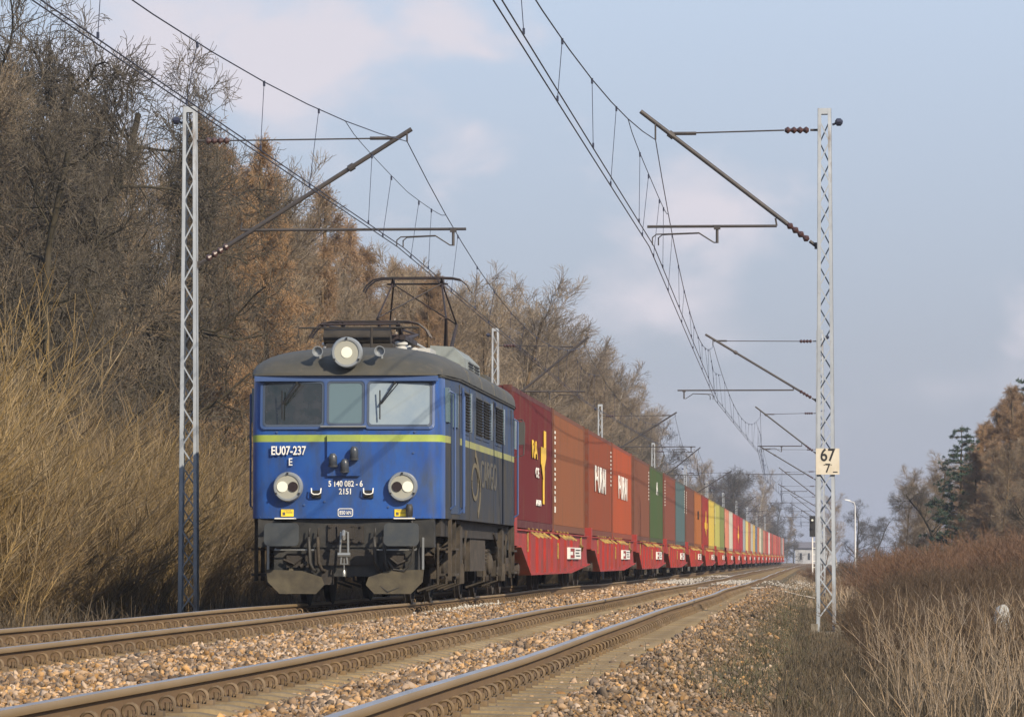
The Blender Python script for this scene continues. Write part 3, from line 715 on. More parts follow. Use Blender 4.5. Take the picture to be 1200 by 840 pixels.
text_front('number_lettering', '2151', .118, M['white'], (0, -.073, 1.605), body, bold=.002, sx=.82, ext=.006)
b = MB()
pl = rrect(-.11, .11, 1.28, 1.40, .03); pi_ = rrect(-.10, .10, 1.29, 1.39, .025); n_ = len(pl)
b.add([(x, -.078, z) for x, z in pl] + [(x, -.078, z) for x, z in pi_] + [(x, -.06, z) for x, z in pl], [(i, (i + 1) % n_, n_ + (i + 1) % n_, n_ + i) for i in range(n_)] + [(i, 2 * n_ + i, 2 * n_ + (i + 1) % n_, (i + 1) % n_) for i in range(n_)])
b.build('plate_outline', M['white'], body)
text_front('plate_lettering', '850 kN', .08, M['white'], (0, -.074, 1.312), body, bold=.001, sx=.72, ext=.004)
for x in (-.845, .80):
    b = MB(); b.box(x - .09, x + .09, -.055, .0, 1.285, 1.385); d_ = b.build('warning_sticker', M['decal'], body)
    b = MB(); b.box(x - .07, x - .03, -.057, -.05, 1.30, 1.345); b.box(x - .02, x + .075, -.057, -.05, 1.345, 1.352); b.box(x - .02, x + .075, -.057, -.05, 1.325, 1.331); b.box(x - .06, x + .06, -.057, -.05, 1.366, 1.373); b.build('print', M['fadedg'], d_)
b = MB()
for x, z_ in ((-1.0, 2.50), (1.0, 2.50), (-.6, 1.45), (.62, 1.42), (.98, 2.2), (-.30, 1.50)): b.lathe([(.016, 0), (.016, .02)], (x, fy(x, z_) + .004, z_), (0, -1, 0), 8)
for x in [-1.25 + .125 * k for k in range(21)]: b.lathe([(.008, 0), (.008, .012)], (x, fy(x, 1.27) + .004, 1.275), (0, -1, 0), 6)
b.build('bolts', M['bluedark'], body)
b = MB(); b.box(-1.30, 1.30, -.082, -.02, 1.30, 1.306); b.build('weld_seam', M['bluedark'], body) if False else None
# side features on +x and -x
for s in (1, -1):
    def sbox(b, y0, y1, z0, z1, t=.012, back=.02): b.box(min(s * (1.5 - back), s * (1.5 + t)), max(s * (1.5 - back), s * (1.5 + t)), y0, y1, z0, z1)
    for (y0, y1) in ((2.15, 3.3), (4.7, 5.9), (6.2, 7.4), (8.8, 10.2)):
        b = MB(); sbox(b, y0 - .06, y1 + .06, 2.54, 3.24, .010); fr = b.build('louvre_frame', M['cheek'], body)
        b = MB(); sbox(b, y0, y1, 2.59, 3.19, .012)
        for k in range(13): z_ = 2.60 + .045 * k; b.add([(s * 1.512, y0, z_), (s * 1.512, y1, z_), (s * 1.545, y1, z_ + .012), (s * 1.545, y0, z_ + .012), (s * 1.512, y0, z_ + .03), (s * 1.512, y1, z_ + .03)], [(0, 1, 2, 3), (3, 2, 5, 4)])
        b.build('louvre_slats', M['louvre'], fr)
    for y0 in (3.75, 7.9, 10.7):
        b = MB(); sbox(b, y0, y0 + .25, 2.6, 3.2, .008); b.build('side_window', M['glassm'], body)
    for yy in (1.95, LEN - 1.95):      # doors
        sg_ = -1 if yy > 7 else 1; ya, yb = (1.78, 2.02) if sg_ == 1 else (LEN - 2.9, LEN - 1.9)
        ya, yb = (.95, 1.68) if sg_ == 1 else (LEN - 1.68, LEN - .95)
        def cx_(y): yq = y if y < 7 else LEN - y; return 1.40 + .1 * min(1, max(0, (yq - .45) / 1.25))
        b = MB(); vs = [(s * (cx_(ya) + .008), ya, 1.33), (s * (cx_(yb) + .008), yb, 1.33), (s * (cx_(yb) + .0), yb, 3.2), (s * (cx_(ya) + .0), ya, 3.2)]
        vs += [(x - s * .02, y, z_) for x, y, z_ in vs]; b.add(vs, [(0, 1, 2, 3), (7, 6, 5, 4), (0, 4, 5, 1), (1, 5, 6, 2), (2, 6, 7, 3), (3, 7, 4, 0)]); dr = b.build('door', M['cheek'], body)
        b = MB(); b.box(min(s * 1.44, s * 1.505), max(s * 1.44, s * 1.505), ya + .15, yb - .15, 2.6, 3.1); b.build('pane', M['glassm'], dr)
        b = MB()
        for y_ in (ya - .08, yb + .08): b.tube([(s * (cx_(y_)), y_, 3.12), (s * (cx_(y_) + .07), y_, 3.08), (s * (cx_(y_) + .07), y_, 1.45), (s * cx_(y_), y_, 1.40)], .016, 6)
        b.build('handrail', M['bluedark'], dr)
        b = MB(); b.box(min(s * 1.28, s * 1.50), max(s * 1.28, s * 1.50), ya, yb, .42, .46); b.box(min(s * 1.28, s * 1.50), max(s * 1.28, s * 1.50), ya, yb, .80, .83)
        for y_ in (ya, yb): b.box(min(s * 1.40, s * 1.45), max(s * 1.40, s * 1.45), y_ - .04, y_ + .04, .35, 1.26)
        b.build('door_steps', M['undert'], loco)
        b = MB(); b.box(min(s * 1.37, s * 1.44), max(s * 1.37, s * 1.44), (.50 if sg_ == 1 else LEN - .85), (.85 if sg_ == 1 else LEN - .5), 2.66, 3.16); b.build('cab_side_window', M['glassm'], body)
    b = MB(); b.box(min(s * 1.545, s * 1.66), max(s * 1.545, s * 1.66), LEN - 1.35, LEN - 1.27, 2.68, 3.08)
    if s == 1: b.tube([(1.46, LEN - 1.3, 3.12), (1.62, LEN - 1.3, 3.12), (1.66, LEN - 1.3, 3.0), (1.64, LEN - 1.3, 2.5), (1.46, LEN - 1.3, 2.45)], .012, 6); b.build('mirror', M['louvre'], body)
    b = MB()
    for yy in (1.72, 3.5, 8.45, 10.45, 12.5): b.box(min(s * 1.49, s * 1.506), max(s * 1.49, s * 1.506), yy, yy + .02, 1.27, 3.25)
    b.build('panel_joints', M['grime'], body)
    b = MB(); b.tube([(s * 1.55, 1.74, 3.2), (s * 1.56, 1.74, 1.35)], .02, 6); b.tube([(s * 1.5, 1.74, 1.35), (s * 1.56, 1.74, 1.40)], .02, 6); b.build('handrail', M['bluedark'], body)
# side mark: a swash and faint letters
b = MB(); pts = [(1.508, 4.6 + 1.0 * math.sin(t * 2.6) + t * .0, 2.30 - .95 * t) for t in [i / 10 for i in range(11)]]
for i in range(10): b.bar(pts[i], pts[i + 1], .008, .12)
pts = [(1.508, 4.55 + .62 * math.cos(a), 1.86 + .26 * math.sin(a)) for a in [2 * PI * i / 20 for i in range(21)]]
for i in range(20): b.bar(pts[i], pts[i + 1], .008, .07)
b.build('faded_emblem', M['faded'], body)
text_side('faded_lettering', 'CARGO', .62, M['fadedg'], (1.504, 7.4, 1.80), body, sx=1.55, ext=.004)
# front underframe
b = MB(); b.box(-1.28, 1.28, .02, .22, .84, 1.25); b.box(-1.05, 1.05, .05, .30, .42, .84); bm_ = b.build('buffer_beam', M['beam'], loco)
b = MB(); b.box(-1.35, 1.35, .3, LEN - .3, 1.0, 1.25); b.box(-.9, .9, .6, LEN - .6, .55, 1.0); b.build('underframe', M['under'], loco)
b = MB(); b.box(-1.28, 1.28, LEN - .22, LEN - .02, .84, 1.25); b.build('buffer_beam', M['beam'], loco)
for yy, sg_ in ((0, -1), (LEN, 1)):
    for x in (-.86, .86):
        b = MB(); b.lathe([(.17, 0), (.17, .06), (.11, .07), (.11, .40), (.07, .41), (.07, .58)], (x, yy, 1.02), (0, sg_, 0), 16)
        o = b.build('buffer', M['beam'], loco, smooth='auto')
        b = MB(); b.prism([(xx, yy + sg_ * .58, zz) for xx, zz in rrect(x - .25, x + .25, .855, 1.185, .07)], (0, sg_ * .035, 0)); b.build('buffer_plate', M['bufferp'], o)
        if sg_ < 0: b = MB(); b.box(x - .14, x + .14, -.3, .02, 1.245, 1.262); b.build('step', M['white'], o)
b = MB(); b.box(-.26, .26, -.02, .02, .90, 1.17)
for x in (-.22, -.11, .11, .22):
    for z_ in (.93, 1.14): b.lathe([(.02, 0), (.02, .03)], (x, -.02, z_), (0, -1, 0), 6)
b.box(-.12, .12, -.05, -.02, .96, 1.12); b.build('coupler_plate', M['under'], loco)
b = MB(); b.tube([(0, -.02, 1.05), (0, -.28, 1.06), (0, -.34, 1.0), (0, -.32, .95)], .03, 8)
b.tube([(-.05, -.2, 1.06), (-.06, -.24, .74)], .016, 6); b.tube([(.05, -.2, 1.06), (.06, -.24, .74)], .016, 6); b.lathe([(.035, -.09), (.035, .09)], (0, -.24, .73), (1, 0, 0), 8)
b.tube([(-.035, -.24, .73), (-.05, -.24, .60), (.05, -.24, .60), (.035, -.24, .73)], .016, 6); b.tube([(0, -.24, .68), (0, -.24, .46)], .009, 6); b.lathe([(.012, .06), (.028, .02), (.022, -.03)], (0, -.24, .45), (0, 0, 1), 8)
b.build('screw_coupling', M['steel'], loco, smooth='auto')
for x in (-.53, -.40, .42, .56):
    b = MB(); b.tube([(x, -.02, .98), (x, -.10, .97), (x + .01, -.14, .88), (x + .02, -.13, .62), (x + .06, -.10, .52), (x + .1, -.04, .5)], .026, 8); b.tube([(x, -.02, 1.0), (x, -.08, 1.0), (x + .015, -.08, 1.12)], .012, 6); b.build('brake_hose', M['hose'] if abs(x) > .41 else M['undert'], loco, smooth=True)
b = MB(); b.tube([(.93, -.15, 1.36), (.97, -.16, 1.2), (1.0, -.16, .9), (.96, -.15, .62), (.86, -.14, .50), (.70, -.14, .52), (.60, -.12, .66), (.57, -.08, .78)], .017, 8); b.lathe([(.05, 0), (.055, .12), (.04, .18)], (.93, -.13, 1.28), (0, 0, 1), 12); b.build('jumper_cable', M['hose'], loco, smooth=True)
b = MB(); b.tube([(.45, -.06, .55), (.48, -.1, .30), (.62, -.1, .20), (.78, -.1, .26), (.80, -.08, .40)], .009, 6); b.build('hanging_cable', M['hose'], loco)
for s in (-1, 1):
    b = MB(); b.tube([(s * 1.12, -.06, .98), (s * 1.12, -.07, .52)], .02, 6); b.tube([(s * 1.02, -.1, .80), (s * .45, -.1, .80), (s * .44, -.1, .85)], .012, 6); b.tube([(s * 1.02, -.1, .80), (s * 1.02, -.02, .82)], .012, 6); b.build('shunter_step', M['steel'], loco)
    pl = [(s * 1.14, .52), (s * .62, .50), (s * .34, .41), (s * .30, .30), (s * .42, .17), (s * .95, .17), (s * 1.12, .34)]
    b = MB(); b.prism([(x, -.14 + (.5 - z_) * .15, z_) for x, z_ in (pl if s > 0 else pl)], (0, .03, 0)); b.tube([(s * .8, -.10, .45), (s * .8, .2, .6)], .04, 6); b.build('rail_guard', M['plate'], loco)
    b = MB(); b.box(s * .7 - .16, s * .7 + .16, -.02, .1, .55, .75); b.tube([(s * .62, -.03, .7), (s * .75, -.06, .6), (s * .9, -.03, .66)], .02, 6); b.tube([(s * .55, -.02, .62), (s * .66, -.05, .56)], .03, 6); b.build('air_pipes', M['under'], loco)
b = MB(); b.box(-.45, .45, .0, .12, .58, .80); b.box(-.35, -.18, -.03, .1, .30, .52); b.build('draw_gear', M['under'], loco)
# bogies
def wheelset(parent, y, r, m, gauge=.75, n=24):
    b = MB()
    for s in (-1, 1):
        b.lathe([(r + .028, -.035), (r + .028, -.015), (r, -.01), (r - .003, .06), (r - .06, .062), (r - .07, .03), (.12, .02), (.12, .07)], (s * gauge, y, r), (s, 0, 0), n)
    b.lathe([(.08, -gauge), (.08, gauge)], (0, y, r), (1, 0, 0), 10)
    return b.build('wheelset', m, parent, smooth='auto')
for k, cy in enumerate((3.15, LEN - 3.15)):
    b = MB()
    for s in (-1, 1):
        x = s * 1.12
        b.prism([(x - .07, cy - 2.2, .72), (x - .07, cy - 1.9, .90), (x - .07, cy + 1.9, .90), (x - .07, cy + 2.2, .72), (x - .07, cy + 1.9, .60), (x - .07, cy + .7, .60), (x - .07, cy + .5, .42), (x - .07, cy - .5, .42), (x - .07, cy - .7, .60), (x - .07, cy - 1.9, .60)], (.14, 0, 0))
    bg_ = b.build('bogie', M['undert'], loco)
    for w_ in (-1.525, 1.525):
        wheelset(bg_, cy + w_, .62, M['under'])
        for s in (-1, 1):
            b = MB(); b.lathe([(.17, 0), (.19, .04), (.19, .14), (.14, .18), (.06, .2)], (s * 1.15, cy + w_, .60), (s, 0, 0), 14); b.box(min(s * 1.1, s * 1.25), max(s * 1.1, s * 1.25), cy + w_ - .25, cy + w_ + .25, .38, .56)
            for q in (-.33, .33): b.lathe([(.07, 0), (.09, .02), (.06, .04)] * 1 + [(.09, .08), (.06, .1), (.09, .14), (.06, .16), (.09, .2), (.06, .24)], (s * 1.2, cy + w_ + q, .60), (0, 0, 1), 10)
            b.build('axle_box', M['undert'], bg_, smooth='auto')
        for s in (-1, 1):
            for q in (-.72, .72):
                b = MB(); b.prism([(s * .80 - .06, cy + w_ + q - .09, .75), (s * .80 - .06, cy + w_ + q + .09, .75), (s * .80 - .06, cy + w_ + q + .06, .30), (s * .80 - .06, cy + w_ + q - .06, .30)], (.12, 0, 0)); b.tube([(s * 1.25, cy + w_ + q, .9), (s * 1.25, cy + w_ + q, .30), (s * .95, cy + w_ + q, .20)], .022, 6)
                b.build('brake_rigging', M['undert'], bg_)
    for s in (-1, 1):
        b = MB(); b.box(min(s * 1.22, s * 1.40), max(s * 1.22, s * 1.40), cy - .28, cy + .32, .58, 1.16); b.tube([(s * 1.38, cy + .1, .6), (s * 1.38, cy + .1, .3)], .06, 8); b.box(min(s * 1.2, s * 1.42), max(s * 1.2, s * 1.42), cy - .34, cy - .28, .38, 1.2)
        for q in (-.95, .75): b.lathe([(.11, 0), (.12, .05), (.12, .30), (.08, .34)], (s * 1.28, cy + q, .86), (0, .9, -.35), 12)
        b.build('sand_box', M['undert'], bg_, smooth='auto'); b = MB(); b.tube([(s * 1.36, cy - 1.5, 1.1), (s * 1.36, cy - .9, .9), (s * 1.36, cy - .6, .55), (s * 1.36, cy - .8, .4)], .02, 6); b.tube([(s * 1.36, cy + 1.5, 1.1), (s * 1.36, cy + 1.1, .8), (s * 1.36, cy + 1.2, .5)], .02, 6)
        b.build('sand_pipe', M['undert'], bg_, smooth='auto')
for s in (-1, 1): b = MB(); b.box(min(s * .85, s * 1.32), max(s * .85, s * 1.32), 5.9, 9.0, .48, 1.0); b.build('battery_box', M['undert'], loco)
# roof gear
def diamond(cy, raised, parent):
    r = MB(); zb = 4.0
    r.box(-.62, -.54, cy - 1.0, cy + 1.0, zb - .04, zb + .03); r.box(.54, .62, cy - 1.0, cy + 1.0, zb - .04, zb + .03)
    for y_ in (-.95, -.25, .25, .95): r.box(-.62, .62, cy + y_ - .035, cy + y_ + .035, zb - .03, zb + .02)
    base = r.build('pantograph', M['panto'], parent)
    ib = MB()
    for x in (-.55, .55):
        for y_ in (-.85, .85): ib.lathe([(.05, 0), (.09, .02), (.09, .05), (.06, .07), (.10, .09), (.10, .12), (.05, .14)], (x, cy + y_, zb - .20), (0, 0, 1), 12)
    ib.build('insulator', M['porcelain'], base, smooth='auto')
    hz = 5.455 if raised else 4.28; kz = 4.72 if raised else 4.16; ky = 1.05 if raised else 1.55; hw = .42
    b = MB(); fr = MB()
    for t in (-1, 1):
        for s in (-1, 1):
            fr.tube([(s * .50, cy + t * .25, zb + .02), (s * .58, cy + t * ky, kz)], [.045, .022], 8)
            b.tube([(s * .58, cy + t * ky, kz), (s * hw, cy + t * .08, hz - .10)], .015, 6)
        fr.tube([(-.60, cy + t * ky, kz), (.60, cy + t * ky, kz)], .016, 6) if not raised else None
        if raised:
            b.tube([(-.58, cy + t * ky, kz), (hw, cy + t * .08, hz - .10)], .012, 6) if t < 0 else b.tube([(.58, cy + t * ky, kz), (-hw, cy + t * .08, hz - .10)], .012, 6)
    b.tube([(-hw - .1, cy, hz - .10), (hw + .1, cy, hz - .10)], .016, 6)
    fr.build('lower_arm', M['panto'], base, smooth='auto'); b.build('upper_arm', M['panto'], base)
    b = MB()
    for t in (-.16, .16):
        b.tube([(-.92, cy + t, hz - .24), (-.86, cy + t, hz - .13), (-.74, cy + t, hz - .035), (-.60, cy + t, hz - .005), (-.45, cy + t, hz), (.45, cy + t, hz), (.60, cy + t, hz - .005), (.74, cy + t, hz - .035), (.86, cy + t, hz - .13), (.92, cy + t, hz - .24)], .017, 6)
        b.box(-.5, .5, cy + t - .03, cy + t + .03, hz - .012, hz + .012)
    for s in (-1, 1): b.tube([(s * hw, cy - .16, hz), (s * hw, cy - .05, hz - .10), (s * hw, cy + .05, hz - .10), (s * hw, cy + .16, hz)], .018, 6); b.box(s * hw - .03, s * hw + .03, cy - .06, cy + .06, hz - .15, hz - .05)
    b.build('collector_head', M['panto'], base)
diamond(3.4, False, loco); diamond(11.1, True, loco)
b = MB(); b.lathe([(.12, -.55), (.12, .45)], (0, 2.0, 3.98), (1, 0, 0), 14); b.box(-.5, .5, 1.8, 2.2, 3.78, 3.87)
b.tube([(-.9, 1.7, 3.95), (-.9, 1.7, 4.1), (.9, 1.7, 4.1), (.9, 1.7, 3.95)], .014, 6); b.tube([(.2, 1.6, 3.8), (.2, 1.6, 4.1)], .02, 6)
b.build('roof_reservoir', M['under'], loco, smooth='auto')
b = MB(); b.tube([(.35, 4.6, 4.05), (.45, 6.2, 4.08), (.5, 7.2, 4.05), (.45, 9.6, 4.05)], .018, 6)
for y_ in (4.9, 6.2, 7.3): b.lathe([(.04, 0), (.08, .02), (.05, .05), (.08, .08), (.04, .12)], (.42, y_, 3.88), (0, 0, 1), 10)
b.box(.15, .75, 5.2, 6.2, 3.78, 3.97); b.build('roof_busbar', M['porcelain'], loco, smooth='auto')
b = MB(); pr = [(.55, 3.60), (1.12, 3.60), (1.10, 3.92), (.92, 4.10), (.55, 4.12)]
b.prism([(x, 7.4, z_) for x, z_ in pr], (0, 3.2, 0)); ac = b.build('ventilation_box', M['acbox'], loco)
b = MB()
for blk in (8.2, 9.4):
    for k in range(5): b.box(1.09, 1.12, blk, blk + .95, 3.66 + k * .05, 3.685 + k * .05)
b.build('vent_slots', M['black'], ac)
b = MB(); b.box(-.8, .5, 7.2, 9.2, 3.72, 3.93); b.box(-.6, .6, 5.0, 6.6, 3.74, 3.88); b.box(.3, 1.1, 11.8, 13.2, 3.6, 3.84); b.build('roof_hatch', M['roof'], loco)

# ------------------------------------------------------------------ containers
CL, CH, CW = 12.19, 2.62, 2.44
def corr_side(sgn):
    "corrugated side wall as a real folded sheet, local origin at container centre bottom front"
    V = []; Fc = []; p = .278; y = .18; prof = []
    while y < CL - .18 - p:
        prof += [(y, 0), (y + .07, 0), (y + .14, -.036), (y + .208, -.036)]; y += p
    prof.append((CL - .18, 0))
    b = MB(); x = sgn * (CW / 2 - .012)
    for (yy, dx) in prof: V += [(x + sgn * dx, yy, .17), (x + sgn * dx, yy, CH - .09)]
    n = len(prof); b.add(V, [((2 * i, 2 * i + 2, 2 * i + 3, 2 * i + 1) if sgn > 0 else (2 * i + 1, 2 * i + 3, 2 * i + 2, 2 * i)) for i in range(n - 1)])
    return b
walls = MB()
for s in (1, -1):
    w = corr_side(s); walls.add(w.v, w.f)
walls.box(-CW / 2 + .03, CW / 2 - .03, .10, CL - .10, CH - .05, CH - .02)
walls.box(-CW / 2 + .05, CW / 2 - .05, .05, CL - .06, .12, .17)
for k in range(9):
    x = -1.08 + k * .24; walls.box(x, x + .18, CL - .08, CL - .03, .17, CH - .12)
walls.box(-CW / 2 + .06, CW / 2 - .06, CL - .10, CL - .06, .15, CH - .1)
wall_me = walls.mesh('walls', M['cont'])
fr = MB()
for x in (-CW / 2 + .06, CW / 2 - .06):
    fr.box(x - .06, x + .06, .16, CL - .16, 0.02, .16); fr.box(x - .045, x + .045, .16, CL - .16, CH - .10, CH - .01)
    for y0 in (.0, CL - .16): fr.box(x - .06, x + .06, y0 + .004, y0 + .156, .12, CH - .12)
for y0 in (.02, CL - .14): fr.box(-1.1, 1.1, y0, y0 + .12, .02, .15); fr.box(-1.1, 1.1, y0, y0 + .12, CH - .12, CH - .01)
frame_me = fr.mesh('frame', M['contframe'])
cc = MB()
for x in (-1, 1):
    for y0 in (0, CL - .178):
        for z0 in (0, CH - .118): cc.box(x * (CW / 2 - .08) - .081, x * (CW / 2 - .08) + .081, y0 - .001, y0 + .179, z0, z0 + .12)
cast_me = cc.mesh('corner_castings', M['contframe'])
dm = MB(); dm.box(-1.09, -.01, .03, .07, .16, CH - .13); dm.box(.01, 1.09, .03, .07, .16, CH - .13)
door_me = dm.mesh('doors', M['cont'])
lk = MB()
for x in (-.85, -.35, .35, .85):
    lk.tube([(x, .005, .12), (x, .005, CH - .12)], .018, 6)
    for z_ in (.3, 1.0, 1.7, 2.3): lk.box(x - .04, x + .04, -.002, .03, z_ - .03, z_ + .03)
    lk.box(x - .02, x + .25, -.01, .01, 1.1, 1.14)
lock_me = lk.mesh('locking_bars', M['steel'])
names = [('maroon', (.155, .020, .024)), ('brown', (.30, .105, .045)), ('rust-red', (.30, .070, .030)), ('orange-red', (.46, .085, .026)), ('dull brown', (.235, .085, .05)), ('dark green', (.075, .125, .045)),
         ('red-brown', (.25, .075, .05)), ('blue-grey', (.095, .165, .18)), ('brown', (.20, .080, .055)), ('orange', (.46, .15, .035)), ('dark red', (.30, .030, .025)), ('yellow', (.62, .46, .07)),
         ('yellow-green', (.46, .44, .11)), ('olive green', (.21, .25, .08)), ('salmon', (.62, .22, .14)), ('off-white', (.56, .54, .46)), ('bright red', (.50, .05, .045)), ('red', (.42, .03, .035)),
         ('crimson', (.38, .03, .05)), ('grey', (.30, .34, .36)), ('pale yellow', (.66, .52, .16)), ('orange-brown', (.42, .16, .06)), ('light grey', (.42, .41, .38)), ('amber', (.60, .40, .08)),
         ('slate blue', (.11, .15, .24)), ('orange', (.48, .16, .07)), ('cream', (.60, .55, .42)), ('grey-green', (.24, .25, .18)), ('salmon', (.52, .20, .14)), ('rust-red', (.33, .10, .07)), ('red', (.48, .06, .05)),
         ('white', (.60, .57, .55)), ('red', (.46, .07, .05)), ('brown', (.26, .10, .07)), ('red', (.50, .08, .06)), ('orange-red', (.50, .13, .08)), ('red', (.42, .06, .05)), ('dull red', (.36, .09, .07)), ('red', (.48, .09, .07)),
         ('brown', (.26, .12, .09)), ('grey', (.34, .33, .32)), ('pale red', (.48, .18, .15))]
Y0, PITCHW, GAP = 77.9, 26.55, .62
NW = 21
def ordinal(i):
    n = i + 1
    tens = {2: 'twenty', 3: 'thirty', 4: 'forty'}
    base = ['', 'first', 'second', 'third', 'fourth', 'fifth', 'sixth', 'seventh', 'eighth', 'ninth', 'tenth', 'eleventh', 'twelfth', 'thirteenth', 'fourteenth', 'fifteenth', 'sixteenth', 'seventeenth', 'eighteenth', 'nineteenth']
    if n < 20: return base[n]
    t, u = divmod(n, 10)
    return ({2: 'twentieth', 3: 'thirtieth', 4: 'fortieth'}[t] if u == 0 else tens[t] + '-' + base[u])
proto = empty('shipping_container'); 
for nm, me_ in (('walls', wall_me), ('frame', frame_me), ('corner_castings', cast_me), ('doors', door_me)): link(nm, me_, proto)
link('locking_bars', lock_me, KIDS[proto.name][3])
conts = []
ZC = 1.225
for i in range(42):
    w, h = divmod(i, 2); y = Y0 + w * PITCHW + h * (CL + .42)
    o = proto if i == 0 else copy_tree(proto)
    o.location = (XL + bend(y), y, ZC); o.rotation_euler = (0, 0, -math.atan((bend(y + CL) - bend(y)) / CL))
    c = names[i][1]; g_ = sum(c) / 3; c = tuple((q * .92 + g_ * .08) * (.64 if i < 10 else .76) for q in c)
    for k in KIDS[o.name]:
        k.color = (*c, 1)
        if k.name.startswith('frame') or k.name.startswith('corner'): k.color = (*[q * .8 for q in c], 1)
        for g in KIDS.get(k.name, []): g.color = (*c, 1)
    extra = {0: ' with a yellow mark, right behind the locomotive', 2: ' with tall white letters, doors toward the locomotive', 3: ' with brightest tall white letters', 5: ' with a small white letter near its top', 10: ' with a small yellow mark'}.get(i, '')
    tag(o, f'{names[i][0]} container{extra}, {ordinal(i)} in the train', 'container', 'containers on the train'); conts.append(o)
cside = CW / 2 + .004
# container 1 marks
c0 = conts[0]
b = MB(); b.prism([(cside - .006, 8.4, 1.70), (cside - .006, 8.4, 1.35), (cside - .006, 9.0, 1.05), (cside - .006, 9.0, .55), (cside - .006, 9.4, .55), (cside - .006, 9.4, 1.30), (cside - .006, 9.9, 1.50), (cside - .006, 9.9, 2.05), (cside - .006, 9.3, 2.05), (cside - .006, 9.3, 1.70)], (.012, 0, 0)); b.build('flag_mark', M['gold'], c0)
text_side('lettering', 'RA', .50, M['gold'], (cside, 6.4, 1.42), c0, sx=2.6, ext=.006, bold=.005)
text_side('lettering', 'C E', .27, M['white'], (cside, 7.2, 1.06), c0, sx=2.4, ext=.006, bold=.006)
text_side('lettering', 'AG010', .16, M['white'], (cside, 7.6, .50), c0, sx=3.2, ext=.006, bold=.004)
b = MB()
for k in range(12): b.box(cside - .01, cside + .004, .38, .56, 2.10 - k * .13 + .02 * (k % 3), 2.16 - k * .13 + .02 * (k % 3))
for k in range(2): b.box(cside - .01, cside + .004, .35, .60, .42 + k * .22, .55 + k * .22)
b.build('vertical_lettering', M['white'], conts[1])
# hazard stripes on the upper front edge of the first
b = MB()
for k in range(5): b.prism([(-1.0 + k * .42, -.004, CH - .105), (-.84 + k * .42, -.004, CH - .105), (-.74 + k * .42, -.004, CH - .015), (-.90 + k * .42, -.004, CH - .015)], (0, .03, 0))
b.build('hazard_stripe', M['hazard'], c0)
for q, yy in ((2, 5.9), (3, 6.2)): text_side('lettering', 'P·URAI', .95, M['white'], (cside, yy, 1.15), conts[q], sx=2.0, ext=.006, bold=.004)
text_side('lettering', 'A', .62, M['white'], (cside, 6.4, 1.70), conts[5], sx=3.4, ext=.006, bold=.01)
for q in (10, 17): b = MB(); b.prism([(cside - .006, 6, 1.3), (cside - .006, 6, .9), (cside - .006, 7.4, .6), (cside - .006, 7.4, 1.5), (cside - .006, 6.8, 1.9)], (.012, 0, 0)); b.box(cside - .006, cside + .006, 4.5, 5.3, 1.0, 1.3); b.box(cside - .006, cside + .006, 8.5, 9.4, 1.0, 1.3); b.build('logo', M['gold'], conts[q])
text_side('lettering', 'OH', .55, M['ink'], (cside, 6.4, 1.35), conts[9], sx=2.2, ext=.006, bold=.01)
b = MB(); 
for k in range(9): b.box(cside - .01, cside + .004, .38, .54, 2.30 - k * .11, 2.35 - k * .11)
vl = b.mesh('vertical_lettering', M['white'])
for q in (2, 4, 6, 7, 8, 12, 14, 15, 19, 21, 24): 
    o = link('vertical_lettering', vl, conts[q]); o.location = (0, 11.1 if q in (2, 4, 7) else 0, 0)
